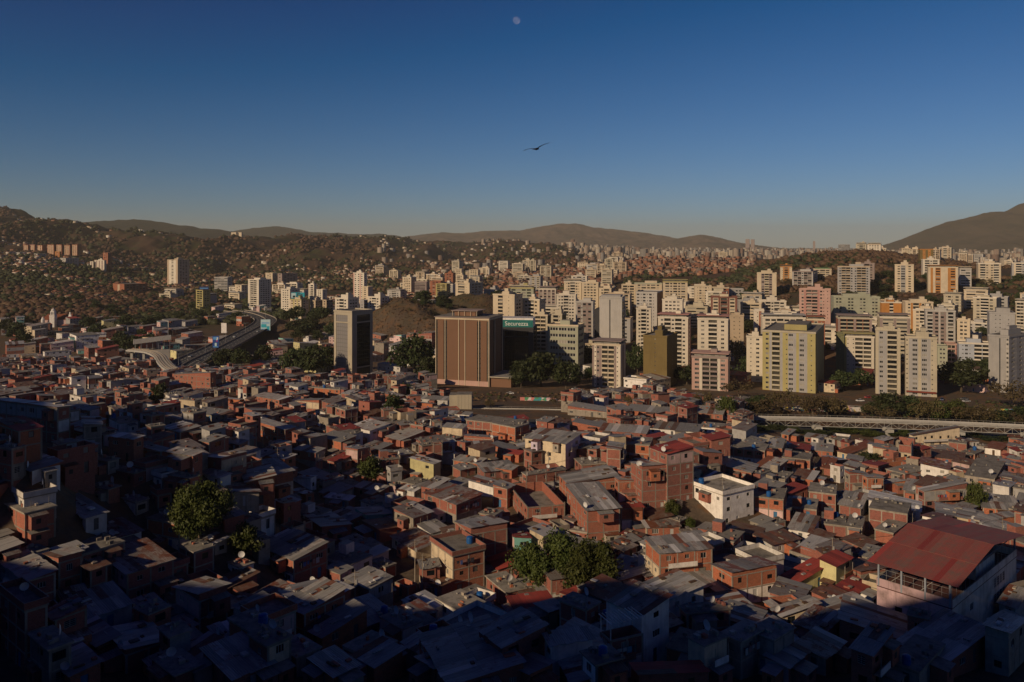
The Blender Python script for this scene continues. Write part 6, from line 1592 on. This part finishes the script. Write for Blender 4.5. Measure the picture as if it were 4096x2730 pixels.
# ------------------------------------------------------------------ roof-top tanks, dishes, washing, poles, cars
cg = random.Random(9)
tank = thing('water_tank', 'tank', 'water tank')
g = MB(); g.lathe([(0.62, 0), (0.66, 0.05), (0.66, 0.35), (0.70, 0.38), (0.70, 0.46), (0.66, 0.49), (0.66, 0.85), (0.70, 0.88), (0.70, 0.96), (0.66, 1.0), (0.60, 1.25)], BLUE, 14); g.build('body', tank)
g = MB(); g.lathe([(0.66, 1.22), (0.66, 1.30), (0.45, 1.42), (0.2, 1.48), (0.01, 1.5)], BLUED, 14); g.build('lid', tank)
dish = thing('satellite_dish', 'dish', 'satellite dish')
g = MB(); n = 12
for r0, y0, r1, y1 in ((0.0, 0.12, 0.25, 0.10), (0.25, 0.10, 0.5, 0.0)):
    for i in range(n):
        t, q = 2*math.pi*i/n, 2*math.pi*(i+1)/n
        g.face([(r0*math.cos(t), y0, 1.0+r0*math.sin(t)), (r1*math.cos(t), y1, 1.0+r1*math.sin(t)), (r1*math.cos(q), y1, 1.0+r1*math.sin(q)), (r0*math.cos(q), y0, 1.0+r0*math.sin(q))], DISH)
g.build('reflector', dish)
g = MB(); g.bar((0, 0.15, 0), (0, 0.15, 1.0), 0.05, STEEL); g.build('mast', dish)
g = MB(); g.bar((0, 0.0, 0.5), (0, -0.45, 0.9), 0.03, STEEL); g.build('feed_arm', dish)
CL = [flat('cloth_%d' % i, c) for i, c in enumerate(((0.55, 0.53, 0.50), (0.10, 0.16, 0.40), (0.42, 0.08, 0.08), (0.45, 0.25, 0.22), (0.06, 0.06, 0.08), (0.16, 0.34, 0.42)))]
used_t = used_d = 0
first = {'t': True, 'd': True}
def put(kind, h, lx, ly, lz, label, grp, rz=0.0, s=1.0):
    ca, s_ = math.cos(R(h['a'])), math.sin(R(h['a']))
    loc = (h['X'] + ca*lx - s_*ly, h['Y'] + s_*lx + ca*ly, h['z'] + lz)
    src = tank if kind == 't' else dish
    if len(label.replace('-', ' ').split()) > 16: label = label.split(' with ')[0]
    if first[kind]:
        first[kind] = False; src.location = loc; src.rotation_euler = (0, 0, rz); src.scale = (s, s, s); src['label'] = label; src['group'] = grp
    else: copy_tree(src, loc, rz, (s, s, s), label, grp)
def desc(h): return f"{WNAME[h['wall']]} house"
for h in HOUSES:
    flat_ = h['roof'] in 'dC'
    if flat_ and cg.random() < 0.4 and h['LL'] > 3 and h['LR'] > 3:
        lx, ly = cg.uniform(0.9, h['LR'] - 0.9), cg.uniform(0.9, h['LL'] - 0.9)
        if h['roof'] == 'd' and cg.random() < 0.4: lx = 0.9
        k = 2 if cg.random() < 0.25 and ly + 2.5 < h['LL'] else 1
        h['feat'] = 'blue tank' if k == 1 else 'two blue tanks'
        for i in range(k):
            w = near_what(h['u'], h['v'], 420)
            put('t', h, lx, ly + i * 1.5, h['H'] + 0.205, (f"round blue tank on the {SN[h['st']]} {WNAME[h['wall']]} house with {RNAME[h['roof']]}" if not w else f"blue water tank on {WNAME[h['wall']]} house {w}"), 'blue roof tanks', cg.uniform(0, 3), cg.uniform(0.8, 1.15))
    elif flat_ and cg.random() < 0.6 and h['Y'] < 300:
        h['feat'] = 'white dish'; w = near_what(h['u'], h['v'], 420)
        put('d', h, cg.uniform(0.6, h['LR'] - 0.6), cg.uniform(0.5, h['LL'] * 0.6), h['H'] + 0.2, (f"white dish on the {SN[h['st']]} {WNAME[h['wall']]} house with {RNAME[h['roof']]}" if not w else f"white dish on {WNAME[h['wall']]} house {w}"), 'satellite dishes', cg.uniform(-1.2, 0.6), cg.uniform(1.0, 1.5))
    elif not flat_ and h['roof'] in 'zrmRW' and cg.random() < 0.16 and h['Y'] < 300:
        h['feat'] = 'dish on the eave'; w = near_what(h['u'], h['v'], 420)
        put('d', h, -0.15, cg.uniform(0.4, 1.6), h['H'] - 0.3, (f"white dish on the eave of the {SN[h['st']]} {WNAME[h['wall']]} house" if not w else f"white dish on eave of {WNAME[h['wall']]} house {w}"), 'satellite dishes', cg.uniform(-1.2, 0.3), cg.uniform(1.0, 1.4))
# washing hung under windows of a few houses
nw = 0
for h in HOUSES:
    if h['Y'] < 235 and h['st'] >= 2 and h['LR'] > 5 and cg.random() < 0.22 and nw < 14:
        nw += 1
        ca, s_ = math.cos(R(h['a'])), math.sin(R(h['a'])); L = min(4.5, h['LR'] - 1.5); x0 = cg.uniform(0.5, h['LR'] - L - 0.5)
        zz = h['H'] - cg.uniform(0.9, 1.3)
        loc = (h['X'] + ca*x0 + s_*0.35, h['Y'] + s_*x0 - ca*0.35, h['z'] + zz)
        root = thing('washing_line', f"washing hung along the {SN[h['st']]} {WNAME[h['wall']]} house with {RNAME[h['roof']]}", 'washing', loc, R(h['a']), 'washing lines'); h['feat'] = h['feat'] or 'washing'
        g = MB(); g.bar((0, 0, 0), (L, 0, 0), 0.03, DARK)
        for q in (0.05, L - 0.05): g.bar((q, 0, 0), (q, 0.36, 0.02), 0.03, DARK)
        g.build('line', root); x = 0.1
        while x < L - 0.5:
            w = cg.uniform(0.35, 0.8); d = cg.uniform(0.5, 1.1); g = MB()
            g.box(x, x + w, -0.04, 0.03, -d, -0.02, cg.choice(CL)); g.build('garment', root); x += w + cg.uniform(0.05, 0.3)

# labels of the houses
seen = {}
NUMW = ['broad', 'narrow', 'long', 'square']
for h in HOUSES:
    shape = 'long' if max(h['LL'], h['LR']) > 2.0 * min(h['LL'], h['LR']) else 'narrow' if min(h['LL'], h['LR']) < 4.5 else 'broad' if h['LL'] * h['LR'] > 90 else 'small' if h['LL'] * h['LR'] < 40 else ''
    w = near_what(h['u'], h['v'])
    base = f"{SN[h['st']]} {WNAME[h['wall']]} house with {RNAME[h['roof']]}"
    ft = h['feat']
    trial = [base, f"{shape} {base}".strip()] + ([f"{base} and {ft}"] if ft else []) + ([f"{shape} {base} {w}".strip(), f"{base} {w}"] if w else []) + ([f"{shape} {base} and {ft}".strip()] if ft else [])
    for t in trial[::-1]:
        if len(t.replace('-', ' ').split()) <= 16 and t not in seen: break
    else: t = trial[1]
    seen[t] = 1; h['o']['label'] = t

def pole(u, v, Hm, label, Y=None):
    Y = Y or ground_Y(u, v); X = (u - U0) / F * Y; z = gxy(X, Y)
    root = thing('utility_pole', label, 'pole', (X, Y, z), cg.uniform(-0.6, 0.6), 'utility poles of the barrio')
    g = MB(); g.bar((0, 0, -2), (0, 0, Hm), (0.17, 0.10), CONC, 8); g.build('post', root)
    g = MB(); g.bar((-0.8, 0, Hm - 0.5), (0.8, 0, Hm - 0.5), 0.07, WOOD); g.bar((-0.6, 0, Hm - 1.3), (0.6, 0, Hm - 1.3), 0.07, WOOD); g.build('crossarm', root)
    g = MB(); g.lathe([(0.01, Hm - 2.6), (0.22, Hm - 2.55), (0.22, Hm - 1.8), (0.01, Hm - 1.75)], STEEL, 8, 0.3, 0); g.build('transformer', root)
    return np.array((X, Y, z + Hm - 0.5))
pl = [('beside the tall cream and brick house', 1690, 2400), ('by the shaded alley', 1660, 2330), ('near the plank yard', 1420, 2480), ('in the deep ravine', 1052, 1830), ('among the ravine roofs', 1110, 1925), ('by the parked white car', 2195, 1935), ('beside the white walled house', 2105, 2000), ('below the mango tree', 2190, 2330), ('beside the yellow house', 3330, 2330), ('behind the sports court', 4010, 2230), ('by the white terrace house', 2890, 2060), ('on the upper brick lane', 2480, 1900), ('at the grey tower foot', 1350, 1565), ('by the brown tower annex', 1490, 1590)]
tops = [pole(u, v, 9.0, 'concrete utility pole with crossarms ' + w) for w, u, v in pl]
for a, b, w in ((0, 1, 'over the shaded alley'), (1, 2, 'over the plank yard'), (3, 4, 'across the ravine roofs'), (5, 6, 'over the parked white car'), (6, 11, 'along the upper brick lane'), (8, 9, 'over the sports court'), (12, 13, 'between the two office towers')):
    g = MB()
    for off in (-0.5, 0.0, 0.5):
        prev = None
        for t in np.linspace(0, 1, 9):
            p = tops[a] * (1 - t) + tops[b] * t; p = (p[0] + off, p[1], p[2] - 1.8 * 4 * t * (1 - t) * 0.4)
            if prev is not None: g.bar(prev, p, 0.025, DARK, 3)
            prev = p
    tag(g.build('overhead_cable'), 'sagging overhead cable ' + w, 'cable')

def car_meshes(m):
    b = MB(); W = 0.85
    prof = [(-2.1, 0.30), (-2.15, 0.55), (-2.0, 0.82), (-1.25, 0.90), (-0.65, 1.38), (0.75, 1.40), (1.35, 0.95), (2.05, 0.86), (2.15, 0.55), (2.1, 0.30)]
    def Wd(z): return W if z < 0.92 else W * 0.8
    for i in range(len(prof) - 1):
        (x0, z0), (x1, z1) = prof[i], prof[i+1]; mat = DGLASS if i in (3, 5) else m
        b.face([(x0, -Wd(z0), z0), (x1, -Wd(z1), z1), (x1, Wd(z1), z1), (x0, Wd(z0), z0)][::-1], mat)
    for s in (-1, 1):
        lowp = [(x, s * W, z) for x, z in prof if z < 0.93]; 
        f = [(x, s*W, z) for x, z in ((-2.1, 0.3), (2.1, 0.3), (2.15, 0.55), (2.05, 0.86), (1.35, 0.91), (-1.25, 0.9), (-2.0, 0.82), (-2.15, 0.55))]
        b.face(f if s < 0 else f[::-1], m)
        q = [(-1.25, s*W, 0.9), (1.35, s*W, 0.91), (0.75, s*W*0.8, 1.40), (-0.65, s*W*0.8, 1.38)]
        b.face(q if s < 0 else q[::-1], DGLASS)
    b.face([(-2.1, -W, 0.3), (-2.1, W, 0.3), (2.1, W, 0.3), (2.1, -W, 0.3)], DARK)
    w = MB()
    for i in range(12):
        t, q = 2*math.pi*i/12, 2*math.pi*(i+1)/12; r = 0.32
        w.face([(r*math.cos(t), -0.1, r*math.sin(t)), (r*math.cos(q), -0.1, r*math.sin(q)), (r*math.cos(q), 0.1, r*math.sin(q)), (r*math.cos(t), 0.1, r*math.sin(t))], DARK)
        for y in (-0.1, 0.1): w.face([(0, y, 0), (r*math.cos(t), y, r*math.sin(t)), (r*math.cos(q), y, r*math.sin(q))][::1 if y < 0 else -1], STEEL if i % 2 else DARK)
    return b.mesh('body'), w.mesh('wheel')
def car(u, v, deg, m, label, z=None, Y=None, grp=None):
    Y = Y or ground_Y(u, v); X = (u - U0) / F * Y; zz = gxy(X, Y) + 0.05 if z is None else z
    root = thing('parked_car' if z is None else 'car', label, 'car', (X, Y, zz), R(deg), grp)
    if m.name not in CARS: CARS[m.name] = car_meshes(m)
    b, w = CARS[m.name]; ob('body', b, root)
    for x in (-1.3, 1.3):
        for y in (-0.8, 0.8): ob('wheel', w, root, (x, y, 0.32))
    for y in (-0.55, 0.55):
        g = MB(); g.box(-2.17, -2.12, y - 0.15, y + 0.15, 0.55, 0.7, DISH); g.build('headlight', root)
CARS = {}
CWH = flat('car_white', (0.70, 0.70, 0.70), 0.35); CRD = flat('car_red', (0.35, 0.02, 0.02), 0.35); CGY = flat('car_grey', (0.10, 0.105, 0.11), 0.35); CBL = flat('car_blue', (0.03, 0.06, 0.16), 0.35); CSV = flat('car_silver', (0.42, 0.42, 0.43), 0.3)
car(2188, 1968, 28, CWH, 'white sedan parked on the barrio lane beside white walls')
for a in ((3440, 1608, 5, CWH, 'white car parked in the yard of the beige towers'), (3472, 1594, 20, CRD, 'small red car parked beside the beige tower'), (3768, 1602, 60, CBL, 'blue car parked behind the beige tower'), (3858, 1600, 10, CGY, 'dark car under the roof edge beside the broad tree'), (3866, 1610, 10, CSV, 'silver car beside the dark car'), (2040, 1578, 8, CWH, 'white van-like car by the brown tower annex'), (3630, 1806, 4, CGY, 'dark car parked before the cream warehouse'), (2300, 1560, 30, CSV, 'silver car at the white warehouse gate')): car(*a)
ci = 0
for i, off, m, l in ((9, 6, CWH, 'white car driving on the highway'), (13, -6, CGY, 'dark car driving on the highway'), (16, 6, CSV, 'silver car driving on the highway'), (20, -3, CRD, 'red car driving on the highway'), (24, 8, CBL, 'blue car driving on the highway'), (28, 4, CWH, 'white car near the highway bend'), (31, -8, CSV, 'silver car near the highway bend')):
    d = hpath[i+1] - hpath[i]; d /= np.linalg.norm(d); p = hpath[i] + np.array((-d[1], d[0])) * off
    car(U0 + F * p[0] / p[1], 0, math.degrees(math.atan2(d[1], d[0])), m, l, HZ_ + 0.01, p[1])
for i in range(6, len(hpath) - 4, 6):
    x, y = hpath[i]
    root = thing('street_lamp', 'twin-arm street lamp on the highway median', 'street lamp', (x, y, HZ_), 0, 'highway lamps')
    g = MB(); g.bar((0, 0, 0.9), (0, 0, 10), (0.14, 0.08), STEEL, 6); g.build('post', root)
    for s in (-1, 1):
        g = MB(); g.bar((0, 0, 9.8), (1.8 * s, 0, 10.4), 0.06, STEEL); g.box(1.5 * s - 0.35, 1.5 * s + 0.35, -0.15, 0.15, 10.3, 10.45, STEEL); g.build('lamp_arm', root)

# pergola over the terrace, timber yard, green tarp
g = MB(); X, Y, LL, LR = corner(2000 + 945 / 2.139, 2050 + 1100 / 2.139, 90 / 2.139, 280 / 2.139, 24, 5.3, None)
z = (V0 - (2050 + 1100 / 2.139)) / F * Y
root = thing('pergola', 'white slatted pergola over an open brick terrace', 'pergola', (X, Y, z), R(24))
for x in (0.1, LR - 0.1):
    for y in (0.1, LL - 0.1):
        g = MB(); g.bar((x, y, -0.1), (x, y, 2.3), 0.12, WHITE); g.build('post', root)
n = int(LR / 0.5)
for i in range(n + 1):
    x = i * LR / n; g = MB(); g.box(x - 0.05, x + 0.05, -0.3, LL + 0.3, 2.3, 2.42, WHITE); g.build('slat', root)
Y = ground_Y(2905, 2150); X = (2905 - U0) / F * Y; g = MB(); zz = gxy(X, Y)
g.box(-2.2, 2.2, -0.2, 0.1, 0, 1.5, plain('green_tarp', (0.10, 0.50, 0.36), dirt=(0.5, 0.6, 0.55), amount=0.6, scale=1.5)); tag(g.build('painted_fence', None, (X, Y, zz), R(-25)), 'short bright green painted fence at the grassy bank foot', 'fence')

# ------------------------------------------------------------------ bird, moon, haze
def bird():
    Y = 70.0; x, _, z = at(2146, 597, Y); m = flat('black_feathers', (0.012, 0.011, 0.012), 0.7)
    V = []; Fs = []
    def loft(rings):
        k0 = len(V); n = len(rings[0])
        for r_ in rings: V.extend(r_)
        for i in range(len(rings) - 1):
            for j in range(n):
                a, b = k0 + i*n + j, k0 + i*n + (j+1) % n
                Fs.append((a, b, b + n, a + n))
        Fs.append(tuple(k0 + j for j in range(n))[::-1]); Fs.append(tuple(k0 + (len(rings)-1)*n + j for j in range(n)))
    # body along local y (flying away and to the left, banked)
    def ring(y, zc, rx, rz, n=8): return [(rx*math.cos(2*math.pi*j/n), y, zc + rz*math.sin(2*math.pi*j/n)) for j in range(n)]
    loft([ring(-0.50, -0.02, 0.13, 0.012), ring(-0.32, -0.01, 0.10, 0.025), ring(-0.18, 0.0, 0.08, 0.06), ring(0.0, 0.0, 0.10, 0.09), ring(0.18, 0.01, 0.08, 0.075), ring(0.27, 0.02, 0.045, 0.045), ring(0.34, 0.0, 0.042, 0.04), ring(0.40, -0.02, 0.018, 0.018), ring(0.43, -0.035, 0.006, 0.008)])
    for s in (-1, 1):
        def sec(xx, y0, y1, zc, t): return [(s*xx, y0, zc), (s*xx, (y0+y1)/2, zc + t), (s*xx, y1, zc + t*0.4), (s*xx, (y0+y1)/2, zc - t*0.6)]
        dz = 0.30 if s > 0 else 0.02; bend = 0.02 if s > 0 else -0.10
        def zc(t): return 0.03 + dz * t ** 0.9 + (0.06 * math.sin(t * 3.1)) + bend * t * t
        loft([sec(0.05, -0.16, 0.14, zc(0), 0.03), sec(0.28, -0.20, 0.17, zc(0.33), 0.025), sec(0.52, -0.19, 0.15, zc(0.62), 0.02), sec(0.68, -0.15, 0.12, zc(0.82), 0.012)])
        for k in range(5):
            y = -0.13 + k * 0.055; e = 0.86 - abs(k - 3) * 0.04
            loft([[(s*0.66, y, zc(0.8)), (s*0.66, y + 0.04, zc(0.8)), (s*0.66, y + 0.02, zc(0.8) + 0.012)], [(s*e, y - 0.02, zc(1.02) + 0.015), (s*e, y + 0.005, zc(1.02) + 0.015), (s*e, y - 0.01, zc(1.02) + 0.02)]])
    me = bpy.data.meshes.new('soaring_vulture'); me.from_pydata(V, [], Fs); me.materials.append(m); me.update()
    o = tag(ob('soaring_vulture', me, None, (x, Y, z)), 'black vulture soaring with spread wings', 'bird')
    o.rotation_euler = (R(8), R(-3), R(-24)); o.scale = (1.6, 1.4, 1.15)
bird()
def moon():
    D = 22000.0; x, _, z = at(2066, 83, D); d = math.sqrt(x*x + D*D + z*z); r = d * math.tan(R(0.26))
    bpy.ops.mesh.primitive_uv_sphere_add(segments=48, ring_count=24, radius=r, location=(x, D, z))
    o = bpy.context.object; o.name = 'moon'; o.data.name = 'moon'
    for p in o.data.polygons: p.use_smooth = True
    m = bpy.data.materials.new('moon_rock'); m.use_nodes = True; nt = m.node_tree; nt.nodes.clear()
    out = N(nt, 'ShaderNodeOutputMaterial'); ad = N(nt, 'ShaderNodeAddShader'); df = N(nt, 'ShaderNodeBsdfDiffuse'); tr_ = N(nt, 'ShaderNodeBsdfTransparent')
    tc = N(nt, 'ShaderNodeTexCoord'); nn = noise(nt, tc.outputs['Generated'], 4.0, 5)
    nt.links.new(ramp(nt, nn, 0.42, 0.6, (0.05, 0.048, 0.055), (0.10, 0.095, 0.10)), df.inputs['Color'])
    nt.links.new(df.outputs[0], ad.inputs[0]); nt.links.new(tr_.outputs[0], ad.inputs[1]); nt.links.new(ad.outputs[0], out.inputs[0])
    o.data.materials.append(m); tag(o, 'pale gibbous moon in the deep blue sky', 'moon')
moon()
hz = MB(); hz.box(-15500, 15500, -1500, 17500, -330, 425, DARK)
me = hz.mesh('haze'); me.materials.clear()
hm = bpy.data.materials.new('haze_air'); hm.use_nodes = True; nt = hm.node_tree; nt.nodes.clear()
out = N(nt, 'ShaderNodeOutputMaterial'); pv = N(nt, 'ShaderNodeVolumePrincipled')
pv.inputs['Color'].default_value = (0.80, 0.78, 0.69, 1); pv.inputs['Density'].default_value = 0.000054; pv.inputs['Anisotropy'].default_value = 0.0
nt.links.new(pv.outputs[0], out.inputs['Volume']); me.materials.append(hm)
tag(ob('haze', me), 'thin brownish haze over the valley', 'haze', kind='stuff')
